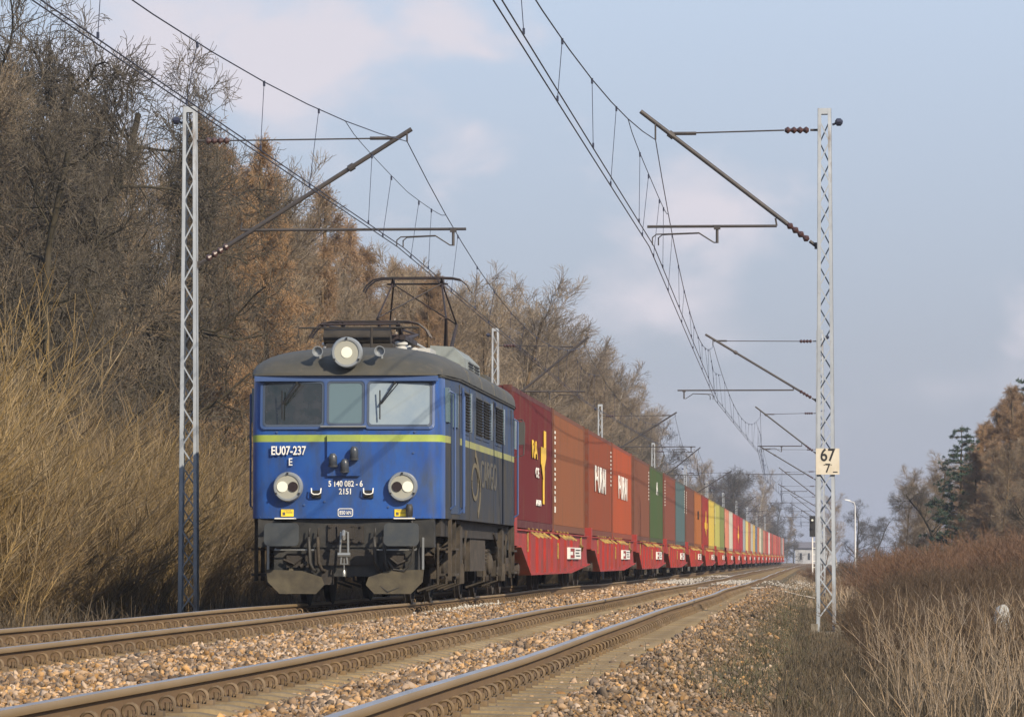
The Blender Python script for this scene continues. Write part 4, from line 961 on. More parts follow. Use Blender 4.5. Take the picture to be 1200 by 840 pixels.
# load restraint gear
# ------------------------------------------------------------------ wagons
def make_wagon():
    r = empty('container_wagon')
    WL = PITCHW - .9       # one wagon of two halves; fish-belly sill each side
    b = MB()
    y0, y1 = .0, WL
    for s in (-1, 1):
        x = s * 1.20
        # web as a closed prism (fish-belly)
        poly = [(y0, 1.20), (y0, .92), (1.6, .90), (4.4, .37), (18.0, .37), (26.0, .55), (25.7, .80), (y1, .92), (y1, 1.20)]
        poly = [(yy - .55, zz) for yy, zz in poly]
        b.prism([(x - .03, yy, zz) for yy, zz in poly], (.06, 0, 0))
        fl = [(1.05, .90), (3.85, .37), (17.45, .37), (25.45, .55)]
        for (ya, za), (yb, zb) in zip(fl, fl[1:]): b.bar((s * 1.17, ya, za - .012), (s * 1.17, yb, zb - .012), .26, .028)
        b.bar((s * 1.17, -.5, 1.2), (s * 1.17, y1 - .55, 1.2), .22, .03)
        for k in range(7): b.box(min(x, x + s * .08), max(x, x + s * .08), 3.9 + k * 2.4, 3.98 + k * 2.4, .39 + (0 if k < 5 else .06 * (k - 4)), 1.18)
    # headstock end pieces rising at the ends
    for yy in (-.55, y1 - .75): b.box(-1.24, 1.24, yy, yy + .2, .90, 1.20); 
    b.box(1.12, 1.30, -.62, -.05, .90, 1.42); b.box(-1.30, -1.12, -.62, -.05, .90, 1.42)
    sill = b.build('side_sill', M['wred'], r)
    b = MB(); b.box(-.25, .25, -.4, y1 - .7, .85, 1.15)
    for yy in (2.5, 8, 12.2, 12.9, 17, 22): b.box(-1.17, 1.17, yy, yy + .15, .9, 1.17)
    b.build('centre_beam', M['bogie'], r)
    b = MB()
    for yy in (-.1, CL + .1, CL + .5, 2 * CL + .3): 
        for s in (-1, 1): b.box(s * 1.12 - .09, s * 1.12 + .09, yy - .1, yy + .12, 1.17, 1.29)
    b.build('container_seat', M['wred'], r)
    lab = MB(); lab.box(1.232, 1.288, 17.0, 21.6, .66, .92); l_ = lab.build('label_plate', M['white'], sill)
    lab = MB(); lab.box(1.289, 1.292, 17.3, 18.9, .83, .90); lab.box(1.289, 1.292, 17.3, 18.9, .68, .75); lab.box(1.289, 1.292, 18.3, 18.8, .75, .83); lab.build('emblem', M['wred'], l_)
    lab = MB()
    for k, (a_, b_) in enumerate(((19.3, 21.3), (19.3, 20.8), (19.5, 21.2))): lab.box(1.289, 1.292, a_, b_, .85 - k * .065, .875 - k * .065)
    lab.build('fine_print', M['ink'], l_)
    for k, yy in enumerate((4.3, 5.5, 6.7, 8.0, 10.3, 13.4, 14.7, 16.0, 17.3)):
        b = MB(); b.bar((1.17, yy, 1.245), (1.42, yy + .12, 1.07), .032, .036); b.tube([(1.17, yy, 1.24), (1.17, yy - .15, 1.27), (1.25, yy - .2, 1.23)], .018, 6); b.build('folding_spigot', M['wyel'], r)
    b = MB(); b.box(1.235, 1.255, 3.6, 3.8, .80, 1.18); b.build('lever', M['wyel'], r)
    b = MB(); b.box(1.235, 1.255, 13.3, 13.5, .66, 1.0); b.build('lever', M['wyel'], r)
    b = MB(); b.box(1.235, 1.26, 22.2, 22.5, .9, 1.2); b.tube([(1.24, 22.0, 1.0), (1.30, 22.2, .95), (1.26, 22.5, .85)], .02, 6); b.build('lever', M['wyel'], r)
    for cy in (1.35, 12.45, 23.6):
        b = MB()
        for s in (-1, 1): b.prism([(s * 1.0 - .05, cy - 1.25, .58), (s * 1.0 - .05, cy - 1.1, .68), (s * 1.0 - .05, cy + 1.1, .68), (s * 1.0 - .05, cy + 1.25, .58), (s * 1.0 - .05, cy + .55, .52), (s * 1.0 - .05, cy + .4, .36), (s * 1.0 - .05, cy - .4, .36), (s * 1.0 - .05, cy - .55, .52)], (.1, 0, 0))
        b.box(-.95, .95, cy - .25, cy + .25, .5, .85)
        for s in (-1, 1):
            for w_ in (-.9, .9): b.lathe([(.11, 0), (.12, .05), (.12, .16), (.08, .18)], (s * 1.0, cy + w_, .46), (s, 0, 0), 10)
        bo = b.build('bogie', M['bogie'], r)
        for w_ in (-.9, .9): wheelset(bo, cy + w_, .46, M['bogie'], n=18)
    for yy, sg_ in ((-.55, -1), (y1 - .55, 1)):
        b = MB()
        for x in (-.875, .875): b.lathe([(.10, 0), (.10, .3), (.06, .31), (.06, .36), (.22, .37), (.22, .40)], (x, yy, 1.05), (0, sg_, 0), 12)
        b.build('buffer', M['bogie'], r, smooth='auto')
    return r
wag = make_wagon()
for k in range(NW):
    o = wag if k == 0 else copy_tree(wag)
    y = Y0 + k * PITCHW + .35
    o.location = (XL + bend(y), y, 0); o.rotation_euler = (0, 0, -math.atan((bend(y + 20) - bend(y)) / 20))
    a_, b_ = names[2 * k][0], names[2 * k + 1][0]
    tag(o, f'red flat wagon under the {a_} and {b_} containers, {ordinal(k)} in the train', 'wagon', 'red container wagons')

# ------------------------------------------------------------------ vegetation
def segmesh(name, segs, m, ns=3):
    A = np.array([s[0] for s in segs]); B = np.array([s[1] for s in segs]); ra = np.array([s[2] for s in segs])[:, None]; rb = np.array([s[3] for s in segs])[:, None]
    T = B - A; T /= np.linalg.norm(T, axis=1, keepdims=True) + 1e-9
    ref = np.where(np.abs(T[:, 2:3]) < .9, np.array([[0, 0, 1.]]), np.array([[1., 0, 0]]))
    U = np.cross(T, ref); U /= np.linalg.norm(U, axis=1, keepdims=True); W = np.cross(T, U)
    n = len(A); V = np.zeros((n, 2 * ns, 3))
    for k in range(ns):
        c, s = math.cos(2 * PI * k / ns), math.sin(2 * PI * k / ns)
        V[:, k] = A + (U * c + W * s) * ra; V[:, ns + k] = B + (U * c + W * s) * rb
    f = np.array([(k, (k + 1) % ns, ns + (k + 1) % ns, ns + k) for k in range(ns)])
    Fc = (f[None] + 2 * ns * np.arange(n)[:, None, None]).reshape(-1, 4)
    return npmesh(name, V.reshape(-1, 3), Fc, m, ns > 3)
def unit(v): return v / (np.linalg.norm(v) + 1e-9)
def grow(out, p, d, length, r, lvl, P, rg):
    n = P['steps'][lvl]; step = length / n; taper = P['taper'][lvl]
    last = lvl == P['levels'] - 1
    for i in range(n):
        d = unit(d + np.array([rg.gauss(0, 1), rg.gauss(0, 1), rg.gauss(0, 1)]) * P['wob'][lvl] + np.array([0, 0, P['up'][lvl]]))
        q = p + d * step; r2 = r * (1 - (1 - taper) / n)
        out[0 if lvl <= P.get('trunklv', 0) else 1].append((p, q, r, r2)); 
        f = (i + 1) / n
        if not last and f > P['start'][lvl]:
            nc = P['kids'][lvl]; k = int(nc) + (rg.random() < nc - int(nc))
            for _ in range(k):
                a = rg.uniform(0, 2 * PI); e = unit(np.cross(d, unit(np.array([math.cos(a), math.sin(a), .3 * math.sin(a * 2)]))))
                ang = P['ang'][lvl] * rg.uniform(.75, 1.25)
                cd = unit(d * math.cos(ang) + e * math.sin(ang))
                shape = P['shape'](f) if lvl == 0 else (1 - .6 * f)
                grow(out, p + (q - p) * rg.random(), cd, P['len'][lvl] * shape * rg.uniform(.7, 1.15), r2 * P['rr'][lvl] if lvl == 0 else r2 * P['rr'][lvl], lvl + 1, P, rg)
        p, r = q, r2
def tree_meshes(name, P, seed, tm, cm, height, r0):
    rg = random.Random(seed); out = ([], [])
    grow(out, np.array([0., 0, -.3]), unit(np.array([rg.uniform(-.06, .06), rg.uniform(-.06, .06), 1])), height, r0, 0, P, rg)
    mn = P.get('minr', .006)
    fix = lambda S: [(a, b, max(c, mn), max(d, mn * .8)) for a, b, c, d in S]
    return segmesh('trunk', fix(out[0]), tm, 6), segmesh('crown', fix(out[1]), cm, 3), len(out[1])
oakP = dict(levels=5, steps=[9, 7, 5, 4, 3], taper=[.06, .10, .2, .35, .5], wob=[.10, .22, .27, .32, .32], up=[.03, .04, .03, .02, .01], start=[.16, .2, .2, .15, 0], kids=[2.1, 1.6, 1.6, 1.35, 0],
            ang=[1.0, .75, .7, .65, 0], len=[5.4, 2.8, 1.6, .9, 0], rr=[.48, .55, .5, .5, 0], shape=lambda f: 1.1 - .65 * f, trunklv=2, minr=.009)
birchP = dict(levels=4, steps=[12, 6, 4, 3], taper=[.12, .3, .3, .5], wob=[.05, .14, .20, .24], up=[.03, .08, .06, .03], start=[.22, .15, .1, 0], kids=[3.2, 2.3, 2.6, 0],
              ang=[.62, .55, .55, 0], len=[4.4, 1.8, 1.0, 0], rr=[.34, .45, .5, 0], shape=lambda f: .95 - .55 * abs(f - .45), minr=.009)
larchP = dict(levels=4, steps=[16, 5, 4, 2], taper=[.06, .3, .3, .6], wob=[.015, .05, .12, .15], up=[.04, .0, -.02, .02], start=[.12, .08, .05, 0], kids=[6.5, 3.8, 2.5, 0],
              ang=[1.30, .8, .8, 0], len=[3.3, 1.0, .42, 0], rr=[.20, .45, .5, 0], shape=lambda f: .06 + 1.08 * max(0, 1 - f) ** .9, minr=.008)
def shrub_meshes(seed, h, n, m, spread=.5, twig=2.5, r0=.012, arch=-.03, minr=.006, tang=.85):
    rg = random.Random(seed); stems, tw = [], []
    for i in range(n):
        a = rg.uniform(0, 2 * PI); rr = abs(rg.gauss(0, .55)); p = np.array([rr * math.cos(a), rr * math.sin(a), -.25]); lean = rg.uniform(.05, spread)
        d = unit(np.array([math.cos(a) * lean, math.sin(a) * lean, 1])); hh = h * rg.uniform(.55, 1.05); ns = 8; r = r0 * rg.uniform(.7, 1.4)
        for k in range(ns):
            d = unit(d + np.array([rg.gauss(0, .11) + math.cos(a) * .02, rg.gauss(0, .11) + math.sin(a) * .02, -arch * .3])); q = p + d * hh / ns; r2 = max(minr, r * .86)
            stems.append((p, q, r, r2))
            if k > 1:
                for _ in range(int(twig) + (rg.random() < twig % 1)):
                    b = rg.uniform(0, 2 * PI); e = unit(d + tang * np.array([math.cos(b), math.sin(b), rg.uniform(-.3, .5)])); L_ = hh * rg.uniform(.10, .24); t0 = p + (q - p) * rg.random()
                    t1 = t0 + e * L_ * .5; e2 = unit(e + np.array([rg.gauss(0, .12), rg.gauss(0, .12), .12])); t2 = t1 + e2 * L_ * .5
                    tw.append((t0, t1, max(minr, r2 * .55), minr)); tw.append((t1, t2, minr, minr * .7))
                    if rg.random() < .7:
                        e3 = unit(e + .6 * np.array([rg.gauss(0, 1), rg.gauss(0, 1), .4])); tw.append((t1, t1 + e3 * L_ * .4, minr * .8, minr * .6))
            p, r = q, r2
    return segmesh('stems', stems, m, 4), segmesh('twigs', tw, m, 3)
T = {}
def thing_veg(name, parts, loc, rz, sc, label, cat, group, sxy=None):
    r = empty(name, loc, rz, label, cat, group); s = sxy or sc; r.scale = (s, s, sc)
    for nm, me_ in parts: link(nm, me_, r)
    return r
for k in range(4): a_, c_, q = tree_meshes('oak', oakP, 100 + k, M['oakbark'], M['oaktwig'], 13.5, .26); T['oak', k] = [('trunk', a_), ('crown', c_)]; print('oak', q)
for k in range(4): a_, c_, q = tree_meshes('birch', birchP, 200 + k, M['birchbark'] if k == 1 else M['larchbark'], M['birchtwig'], 15.5, .15); T['birch', k] = [('trunk', a_), ('crown', c_)]; print('birch', q)
for k in range(3): a_, c_, q = tree_meshes('larch', larchP, 300 + k, M['larchbark'], M['larchtwig'], 16.5, .17); T['larch', k] = [('trunk', a_), ('crown', c_)]; print('larch', q)
for k in range(3): a_, c_, = shrub_meshes(400 + k, 5.2, 64, M['willow'], .42, 4.2, .010, minr=.0045, tang=.7); T['willow', k] = [('stems', a_), ('twigs', c_)]
for k in range(4): a_, c_, = shrub_meshes(420 + k, 3.8, 70, M['brushtwig'], .7, 4.4, .010, minr=.005, tang=1.0); T['brush', k] = [('stems', a_), ('twigs', c_)]
for k in range(3): a_, c_, = shrub_meshes(440 + k, 2.0, 90, M['hedgetwig'], .9, 3.4, .009, minr=.005); T['hedge', k] = [('stems', a_), ('twigs', c_)]
for k in range(2): a_, c_, = shrub_meshes(460 + k, 2.4, 90, M['redtwig'], .9, 3.4, .009, minr=.005); T['red', k] = [('stems', a_), ('twigs', c_)]

def put(kind, x, y, sc, label, cat, group, name, nvar, sxy=None):
    return thing_veg(name, T[kind, rnd.randrange(nvar)], (x + bend(y), y, gz(x, y) - .1), rnd.uniform(0, 6.28), sc, label, cat, group, sxy)
# left forest, row by row
oakL = 'bare spreading dark-limbed tree in the wood left of the track'
birL = 'bare slender tree with fine pale twigs in the wood left of the line'
larL = 'bare orange-brown larch with a pointed top in the left wood'
y = 70
def forest_tree(x, y, near):
    u = rnd.random()
    hs = rnd.uniform(.90, 1.10) * (1 + .12 * min(1, max(0, (y - 250) / 150)))
    if y < 135:
        if u < .45: return
        if u < .78: put('oak', x - 2.4, y, hs * .84, oakL, 'tree', 'spreading bare trees at the left', 'bare_tree', 4)
        else: put('birch', x - .5, y, hs * .86, birL, 'tree', 'slender bare trees in the left wood', 'slender_tree', 4)
    elif y < 215:
        if u < .45: put('larch', x, y, hs * .86, larL, 'tree', 'larches in the left wood', 'larch_tree', 3)
        elif u < .50: put('oak', x - 1, y, hs * .82, oakL, 'tree', 'spreading bare trees at the left', 'bare_tree', 4)
        else: put('birch', x, y, hs * .87, birL, 'tree', 'slender bare trees in the left wood', 'slender_tree', 4)
    else:
        hs = 1.0 * rnd.uniform(.95, 1.04) * (.98 + .10 * min(1, max(0, (y - 260) / 140)))
        if u < .85: put('birch', x, y, hs, birL, 'tree', 'slender bare trees in the left wood', 'slender_tree', 4, hs * 1.25)
        else: put('oak', x, y, hs, oakL, 'tree', 'spreading bare trees at the left', 'bare_tree', 4)
for px_, top_, Y_, kk in ((-40, -60, 104, 0), (20, -40, 108, 1), (80, -10, 113, 2), (112, 30, 118, 3), (150, 75, 123, 0), (182, 115, 128, 1), (214, 150, 134, 2), (60, 90, 100, 2)):
    p = at(px_, top_, Y_); s_ = (p.z + .5) / 15.2
    thing_veg('bare_tree', T['oak', kk], (p.x, Y_, -.5), rnd.uniform(0, 6), s_, oakL, 'tree', 'spreading bare trees at the left', s_ * .85)
for px_, top_, Y_, kk in ((376, 214, 186, 0), (352, 262, 178, 1), (300, 205, 160, 2), (262, 160, 148, 0), (238, 128, 142, 1), (408, 258, 200, 2), (432, 285, 214, 0), (462, 300, 228, 1), (490, 312, 240, 2), (330, 240, 168, 1), (284, 190, 156, 2)):
    p = at(px_, top_, Y_); s_ = (p.z + .5) / 16.8
    thing_veg('larch_tree', T['larch', kk], (p.x, Y_, -.5), rnd.uniform(0, 6), s_, 'tall pointed larch standing clear of the others, its tip above the bracket tube' if px_ == 376 else larL, 'tree', 'larches in the left wood', s_ * 1.15)
for row, (x0, x1, sp) in enumerate(((-17.5, -20, 4.0), (-21.5, -25.5, 5.6), (-27.5, -33, 7.5), (-37, -48, 9.5))):
    y = 74 + row * 20 + rnd.uniform(0, 4)
    while y < 520:
        x = rnd.uniform(x1, x0) - (2 if y > 420 else 0); forest_tree(x, y, row == 0); y += sp * rnd.uniform(.7, 1.3) * (1 + max(0, y - 140) / 330)
# brush at the wood's edge
y = 50
while y < 84:
    put('willow', -11.9 - rnd.random() * 1.8 - (y - 50) * .012, y, rnd.uniform(.80, 1.08) * (1.0 if y < 66 else .72), 'tall bushy tan shoots at the left edge, beside the lattice mast', 'bush', 'tan bushes at the left edge', 'tan_bush', 3); y += 1.7
for x0, sp, s0 in ((-12.2, 2.2, .80), (-14.2, 2.8, 1.05), (-16.5, 3.4, 1.3), (-20.5, 5.0, 1.4), (-27, 8.0, 1.5)):
    y = 62 + rnd.random() * 3 + (abs(x0) - 12) * 1.2
    while y < (300 if x0 > -15 else 420 if x0 > -18 else 240):
        put('brush', x0 - rnd.random() * 1.2, y, s0 * rnd.uniform(.85, 1.2), 'brown leafless bush in the dense brush behind the left track', 'bush', 'brown bushes along the wood', 'bare_bush', 4)
        y += sp * rnd.uniform(.75, 1.25) * (1 + max(0, y - 90) / 60)
# farther trees beyond the wood on the left
for (px, top, Y, kind, lab) in ((843, 538, 640, 'oak', 'tall round-headed bare tree rising over the end of the train'), (872, 552, 720, 'oak', 'broad reddish bare tree right of the round-headed one'), (893, 556, 760, 'birch', 'hazy bare tree above the tail of the train, right of the broad one'),
                                (858, 590, 800, 'birch', 'low hazy tree between the two tall far trees'), (908, 585, 820, 'oak', 'hazy dark tree sloping down beyond the last wagons'), (922, 604, 880, 'birch', 'last hazy tree of the far wood, beside the pale building'),
                                (812, 560, 560, 'birch', 'bare tree low behind the containers at the end of the wood'), (826, 585, 600, 'birch', 'small bare tree in the gap at the end of the wood'), (930, 620, 930, 'oak', 'faint low tree just left of the pale building')):
    p = at(px, top, Y); h = p.z + .5
    o = thing_veg('far_tree', T[kind, rnd.randrange(4)], (p.x, Y, -.3), rnd.uniform(0, 6), h / (15.5 if kind == 'oak' else 16.5), lab, 'tree', 'hazy trees beyond the train', h / (15.5 if kind == 'oak' else 16.5) * 1.15)
for i in range(26):
    Y = rnd.uniform(540, 980); x = rnd.uniform(-34, -13) + bend(Y) * .4
    put('birch' if i % 2 else 'oak', x, Y, rnd.uniform(.75, 1.0), 'hazy bare tree in the far wood beyond the containers', 'tree', 'far wood behind the train tail', 'far_tree', 4)
# right side: larches, a pine, a round tree and more
def pine_meshes(seed, h, dark=True):
    rg = random.Random(seed); tr = []; tris = []; p = np.array([0., 0, -.3]); n = 24; V = []
    for i in range(n):
        q = p + np.array([rg.gauss(0, .05), rg.gauss(0, .05), (h + .3) / n]); r = .2 * (1 - i / n) + .02; tr.append((p, q, r, r * .93)); f = (i + 1) / n
        if f > .2:
            for _ in range(7):
                a = rg.uniform(0, 2 * PI); L_ = 3.8 * (1.05 - f) ** .75 * rg.uniform(.6, 1.25) + .3; e = p + np.array([math.cos(a), math.sin(a), rg.uniform(-.05, .30)]) * L_; tr.append((p, e, .035, .012))
                for c in range(max(2, int(L_ * 3.2))):
                    t = rg.uniform(.35, 1.05); cc_ = p + (e - p) * t + np.array([rg.gauss(0, .13), rg.gauss(0, .13), rg.gauss(0, .08)])
                    for _k in range(34):
                        d = unit(np.array([rg.gauss(0, 1), rg.gauss(0, 1), rg.gauss(.35, .7)])) * rg.uniform(.16, .34); w_ = np.cross(d, [rg.gauss(0, 1), rg.gauss(0, 1), rg.gauss(0, 1)]); w_ = unit(w_) * .028
                        o = cc_ + d * .2; V += [o - w_, o + w_, cc_ + d]
        p = q
    V = np.array(V); return [('trunk', segmesh('trunk', tr, M['larchbark'], 5)), ('crown', npmesh('crown', V, np.arange(len(V)).reshape(-1, 3), M['needles']))]
T['pine', 0] = pine_meshes(5, 13); T['pine', 1] = pine_meshes(6, 13)
def right_tree(px, top, Y, kind, var, lab, grp, wid=1.):
    p = at(px, top, Y); H_ = {'oak': 15.5, 'birch': 16.5, 'larch': 16.8, 'pine': 13.2}[kind]; s = (p.z + .3) / H_
    nm_ = {'oak': 'bare_tree', 'birch': 'slender_tree', 'larch': 'larch_tree', 'pine': 'pine_tree'}[kind]
    thing_veg(nm_, T[kind, var], (p.x, Y, -.2), rnd.uniform(0, 6), s, lab, 'tree', grp, s * wid)
G = 'trees behind the brush on the right'
right_tree(1126, 497, 262, 'pine', 0, 'dark green pine standing between the round bare tree and the larches on the right', G, 1.0)
right_tree(1206, 436, 252, 'pine', 1, 'green pine at the right frame edge above the larches', G, 1.0)
right_tree(1186, 452, 240, 'larch', 0, 'tallest pointed reddish larch on the right', G, 1.25)
right_tree(1166, 478, 262, 'larch', 1, 'reddish larch on the right, left of the tallest one', G, 1.25)
right_tree(1150, 500, 275, 'larch', 2, 'reddish larch just right of the dark pine', G, 1.25)
right_tree(1200, 480, 225, 'larch', 1, 'brown larch at the right frame edge in front of the pine', G, 1.3)
right_tree(1090, 540, 300, 'birch', 2, 'round grey-brown bare tree left of the dark pine', G, 1.5)
right_tree(1108, 556, 290, 'oak', 1, 'low spreading bare tree at the foot of the round one', G, 1.2)
right_tree(1180, 520, 215, 'birch', 0, 'dull brown tree in front of the larches on the right', G, 1.4)
right_tree(1150, 545, 230, 'birch', 3, 'grey bare tree below the dark pine', G, 1.4)
right_tree(1215, 500, 205, 'oak', 2, 'bare tree cut by the right frame edge', G, 1.1)
for i, (px, top, Y) in enumerate(((1138, 520, 285), (1158, 492, 280), (1176, 470, 262), (1192, 462, 250), (1210, 455, 246), (1225, 440, 244), (1145, 530, 250), (1165, 515, 235), (1185, 500, 228), (1205, 490, 222), (1130, 545, 270), (1240, 470, 225), (1260, 450, 235))):
    right_tree(px, top, Y, 'larch', i % 3, 'brownish larch crowded among the others on the right', 'crowded larches on the right', 1.6)
for i, (px, top, Y) in enumerate(((1072, 562, 305), (1085, 552, 310), (1100, 548, 315), (1062, 578, 300))):
    right_tree(px, top, Y, 'birch', i % 4, 'grey-brown leafless tree in the rounded clump left of the dark pine', 'rounded clump on the right', 1.5)
right_tree(1002, 588, 560, 'oak', 0, 'hazy bare tree behind the street lamp', G, 1.25)
right_tree(980, 582, 600, 'birch', 1, 'hazy bare tree right behind the near lattice mast', G, 1.5)
right_tree(1022, 600, 590, 'oak', 3, 'low hazy bare tree right of the street lamp', G, 1.3)
for i, (px, top, Y) in enumerate(((1045, 622, 500), (1062, 615, 420), (1075, 605, 380), (968, 615, 640), (1120, 590, 280), (1140, 580, 260), (1170, 575, 240), (1195, 565, 220))):
    right_tree(px, top, Y, 'birch' if i % 2 else 'oak', i % 4, 'low leafless tree among the thicket below the right-hand trees', 'thicket trees on the right', 1.5)
# right hedge
for (y0, y1, x0, x1, n_, k, nv, s0, s1, lab, nmv) in ((70, 100, 1.6, 7, 60, 'hedge', 3, .42, .62, 'dull brown thorny bush in the belt of brush on the right', 'bramble_bush'), (98, 135, 2.0, 9, 50, 'red', 2, .42, .62, 'reddish leafless bush behind the brown brush on the right', 'red_bush'),
                                          (135, 260, 2.2, 16, 60, 'hedge', 3, .62, .9, 'distant brown bush beyond the reddish ones', 'bramble_bush'), (36, 74, 1.0, 5.2, 110, 'hedge', 3, .26, .46, 'low brown bush at the back of the dry weeds', 'low_bush')):
    for i in range(n_):
        yy = rnd.uniform(y0, y1); xx = rnd.uniform(x0, min(x1, yy * .055 + .6))
        sx = 1 + .5 * (xx / (.05 * yy)) * (k == 'red')
        put(k, xx, yy, rnd.uniform(s0, s1) * sx, lab, 'bush', 'brush belt on the right', nmv, nv)
# verge bushes near the far right-hand track side
for i in range(34): put('red' if i % 3 else 'hedge', rnd.uniform(-.5, 1.5), rnd.uniform(135, 420), rnd.uniform(.16, .36), 'small rusty bush on the verge of the right track far off', 'bush', 'verge bushes far off', 'verge_bush', 2)

# grass and dry stems (nobody could count them)
def blades(name, n, region, hmin, hmax, w, m, label, lean=.35, segs=3):
    X, Y = region(n); n = len(X); H = nr.uniform(hmin, hmax, n) * (1 - .25 * nr.rand(n)); H = np.where((X < .62) & (X > -3), np.minimum(H, .06 + .14 * nr.rand(n)), H); a = nr.uniform(0, 2 * PI, n); le = np.abs(nr.normal(0, lean, n))
    Z = np.array([gz(x, y) for x, y in zip(X, Y)]) - .03
    dx, dy = np.cos(a) * le, np.sin(a) * le; wa = nr.uniform(0, PI, n); wx, wy = np.cos(wa) * w, np.sin(wa) * w
    V = np.zeros((n, (segs + 1) * 2, 3)); wd = nr.uniform(.6, 1.4, n)
    for s in range(segs + 1):
        t = s / segs; bx = X + dx * H * t ** 1.6; by = Y + dy * H * t ** 1.6; bz = Z + H * t * (1 - .18 * le * t); ww = (1 - .75 * t) * wd
        V[:, 2 * s] = np.stack([bx - wx * ww, by - wy * ww, bz], 1); V[:, 2 * s + 1] = np.stack([bx + wx * ww, by + wy * ww, bz], 1)
    f = np.array([(2 * s, 2 * s + 1, 2 * s + 3, 2 * s + 2) for s in range(segs)])
    Fc = (f[None] + 2 * (segs + 1) * np.arange(n)[:, None, None]).reshape(-1, 4)
    return tag(link(name, npmesh(name, V.reshape(-1, 3), Fc, m)), label, 'grass', None, 'stuff')
def regR(y0, y1, x0, slope, pw=1.):
    def f(n):
        Y = y0 * (y1 / y0) ** nr.rand(n); X = x0 + nr.rand(n) ** pw * (slope * Y + 1.0 - x0); k = X < slope * Y + .9; return X[k], Y[k]
    return f
blades('dry_grass', 60000, regR(21, 95, -.3, .055), .10, .40, .005, M['drygrass'], 'low dull dry grass on the right verge', .5)
blades('dry_weeds', 1100, regR(22, 46, .1, .055), .35, .70, .0045, M['straw'], 'tall straw-coloured weed stems on the right verge', .22)
def regS(n):
    Y = 30 * (150 / 30) ** nr.rand(n); X = nr.normal(-.45, .30, n); return X, Y
blades('far_verge_grass', 12000, lambda n: (nr.uniform(-1.1, 3, n), nr.uniform(95, 330, n)), .15, .5, .012, M['straw'], 'rusty dry grass on the far verge right of the track', .5)
blades('verge_grass', 14000, regS, .05, .18, .006, mat('moss_green', (.055, .058, .024), .95, c2=(.10, .075, .04), scale=.5, island=.4), 'thin greenish grass where the ballast meets the verge', .6)
def regL(n):
    Y = nr.uniform(45, 130, n); X = nr.uniform(-13.5, -9.9, n); return X, Y
blades('wood_edge_grass', 16000, regL, .2, .8, .008, M['drygrass'], 'dry grass along the foot of the brush on the left', .5)
# branching weeds
rg = random.Random(3); S = []
for i in range(560):
    Y = 23 * (50 / 23) ** rg.random(); X = rg.uniform(.5, .055 * Y + .9); p = np.array([X, Y, gz(X, Y)]); h = rg.uniform(.40, .95); d = unit(np.array([rg.gauss(0, .32), rg.gauss(0, .32), 1])); r = .0045
    for k in range(5):
        d = unit(d + np.array([rg.gauss(0, .08), rg.gauss(0, .08), 0])); q = p + d * h / 5; S.append((p, q, r, r * .85))
        if k > 0:
            for _ in range(2):
                e = unit(d + .6 * np.array([rg.gauss(0, 1), rg.gauss(0, 1), .2])); L_ = h * rg.uniform(.12, .3) * (1 - k / 8); S.append((q, q + e * L_, r * .6, r * .4))
        p = q; r *= .85
tag(link('branched_weeds', segmesh('branched_weeds', S, M['straw'], 3)), 'branching dry weed stalks standing above the grass on the right', 'weeds', None, 'stuff')

# ------------------------------------------------------------------ small things
# stone marker in the weeds
p = at(1172, 742, 44); b = MB(); g0 = gz(p.x, 44)
ht = at(1172, 708, 44).z
vs = []
for j, (z_, w_) in enumerate(((g0 - .1, .09), (g0 + .3, .085), (ht - .12, .075), (ht - .03, .055), (ht, .02))):
    for k in range(10): a = 2 * PI * k / 10; vs.append((p.x + (w_ * math.cos(a)) * (1 + .12 * math.sin(k * 2.3 + j)) + .03 * j * .3, 44 + w_ * .7 * math.sin(a), z_))
b.add(vs, [(10 * j + k, 10 * j + (k + 1) % 10, 10 * (j + 1) + (k + 1) % 10, 10 * (j + 1) + k) for j in range(4) for k in range(10)] + [tuple(40 + k for k in range(10))])
tag(b.build('marker_stone', M['footing'] if False else mat('pale_marker', (.50, .52, .54), .8, c2=(.3, .3, .28), scale=9), smooth=True), 'small pale stone marker standing among the dry weeds on the right', 'marker')
# street lamp
Y = 450; top = at(1002, 588, Y); sl = empty('street_lamp', (top.x, Y, -.3), 0, 'pale street lamp rising behind the brush right of the lattice masts', 'street lamp')
H_ = top.z + .3; b = MB(); b.tube([(0, 0, 0), (0, 0, H_ - .4)], [.11, .06], 10); b.tube([(0, 0, H_ - .4), (-.1, 0, H_ - .05), (-.6, 0, H_ + .1)], .05, 8); b.build('post', M['lampost'], sl, smooth='auto')
b = MB(); b.prism([(-.45, -.12, H_ + .05), (-1.05, -.10, H_ + .22), (-1.1, -.08, H_ + .30), (-.5, -.1, H_ + .20)], (0, .24, 0)); b.build('lantern', M['white'], sl)
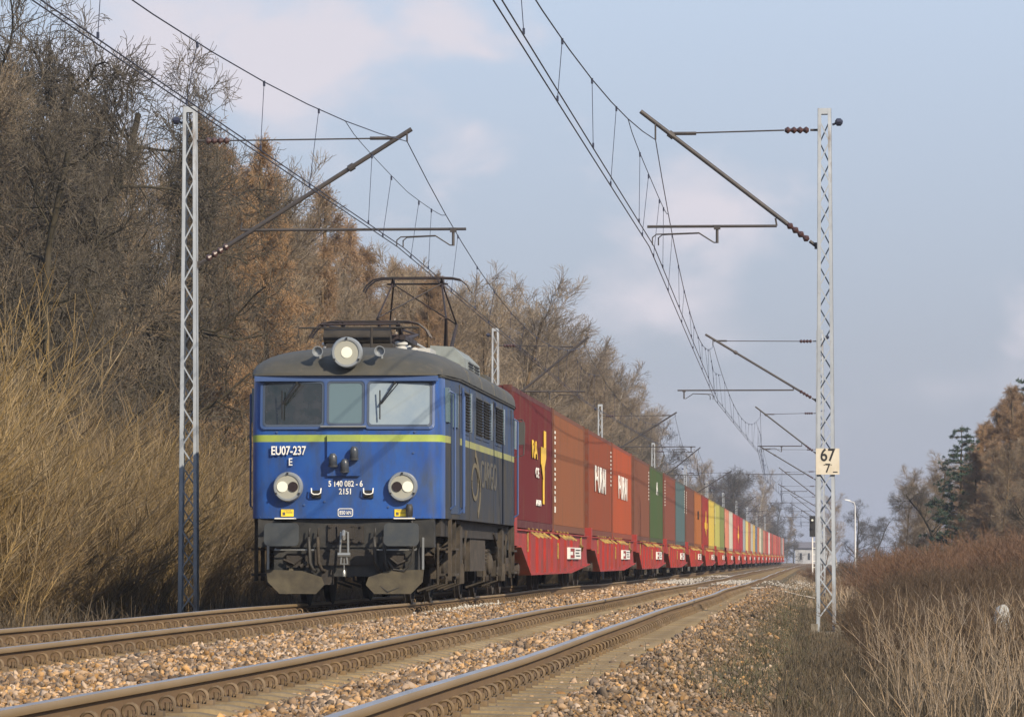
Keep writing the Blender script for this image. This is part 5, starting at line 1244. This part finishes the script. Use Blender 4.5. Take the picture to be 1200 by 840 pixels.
# signal
Y = 300; p = at(952, 615, Y); sgn = empty('railway_signal', (p.x, Y, -.4), 0, 'slim railway signal with a black head and white lamp left of the masts', 'signal')
zt = at(952, 606, Y).z + .4; b = MB(); b.tube([(0, 0, 0), (0, 0, zt - 1.3)], .05, 8); b.build('post', M['white'], sgn)
b = MB(); b.box(-.2, .2, -.1, .1, zt - 1.35, zt + .1); b.lathe([(.12, 0), (.12, .15)], (0, -.1, zt - .2), (0, -1, 0), 12); b.lathe([(.12, 0), (.12, .15)], (0, -.1, zt - .7), (0, -1, 0), 12); hd = b.build('signal_head', M['black'], sgn)
b = MB(); b.lathe([(.075, 0), (.06, .02)], (0, -.26, zt - .2), (0, -1, 0), 12); b.build('lit_lens', M['lampon'], hd)
b = MB(); b.box(.02, .05, .1, .13, .3, zt - 1.4); b.box(.27, .30, .1, .13, .3, zt - 1.4)
for k in range(6): b.box(.05, .27, .1, .13, .5 + k * .45, .54 + k * .45)
b.build('ladder', M['white'], sgn)
# pale building at the end of the line
Y = 960; a_ = at(932, 660, Y); c_ = at(975, 642, Y)
hs = empty('pale_building', ((a_.x + c_.x) / 2, Y, -.5), 0, 'long pale hazy building closing the view between the train and the masts', 'building')
w_ = (c_.x - a_.x) / 2; h_ = c_.z + .5
b = MB(); b.box(-w_, w_, 0, 8, 0, h_); wl = b.build('wall', M['house'], hs)
b = MB(); b.prism([(-w_ - .4, -.5, h_), (-w_ - .4, 8.5, h_), (-w_ - .4, 4, h_ + 1.4)], (2 * w_ + .8, 0, 0)); b.build('roof', M['hroof'], hs)
for k in range(4): b = MB(); x = -w_ + 1 + k * (2 * w_ - 2) / 3.5; b.box(x, x + .5, -.03, .02, 1.2, h_ - 1.1); b.build('window', M['glassd'], wl)

# ------------------------------------------------------------------ haze: one closed box of even air
b = MB(); b.box(-890, 890, -19, 1990, -2.2, 27)
hm_ = bpy.data.materials.new('haze'); hm_.use_nodes = True; nt = hm_.node_tree; nt.nodes.clear()
o_ = N(nt, 'ShaderNodeOutputMaterial'); pv = N(nt, 'ShaderNodeVolumePrincipled'); pv.inputs['Color'].default_value = (.74, .82, 1, 1); pv.inputs['Density'].default_value = .0002; pv.inputs['Anisotropy'].default_value = .1
nt.links.new(pv.outputs[0], o_.inputs['Volume'])
tag(b.build('haze', hm_), 'thin blue-grey haze filling the air along the line', None, None, 'stuff')
print('OBJECTS', len(bpy.data.objects))
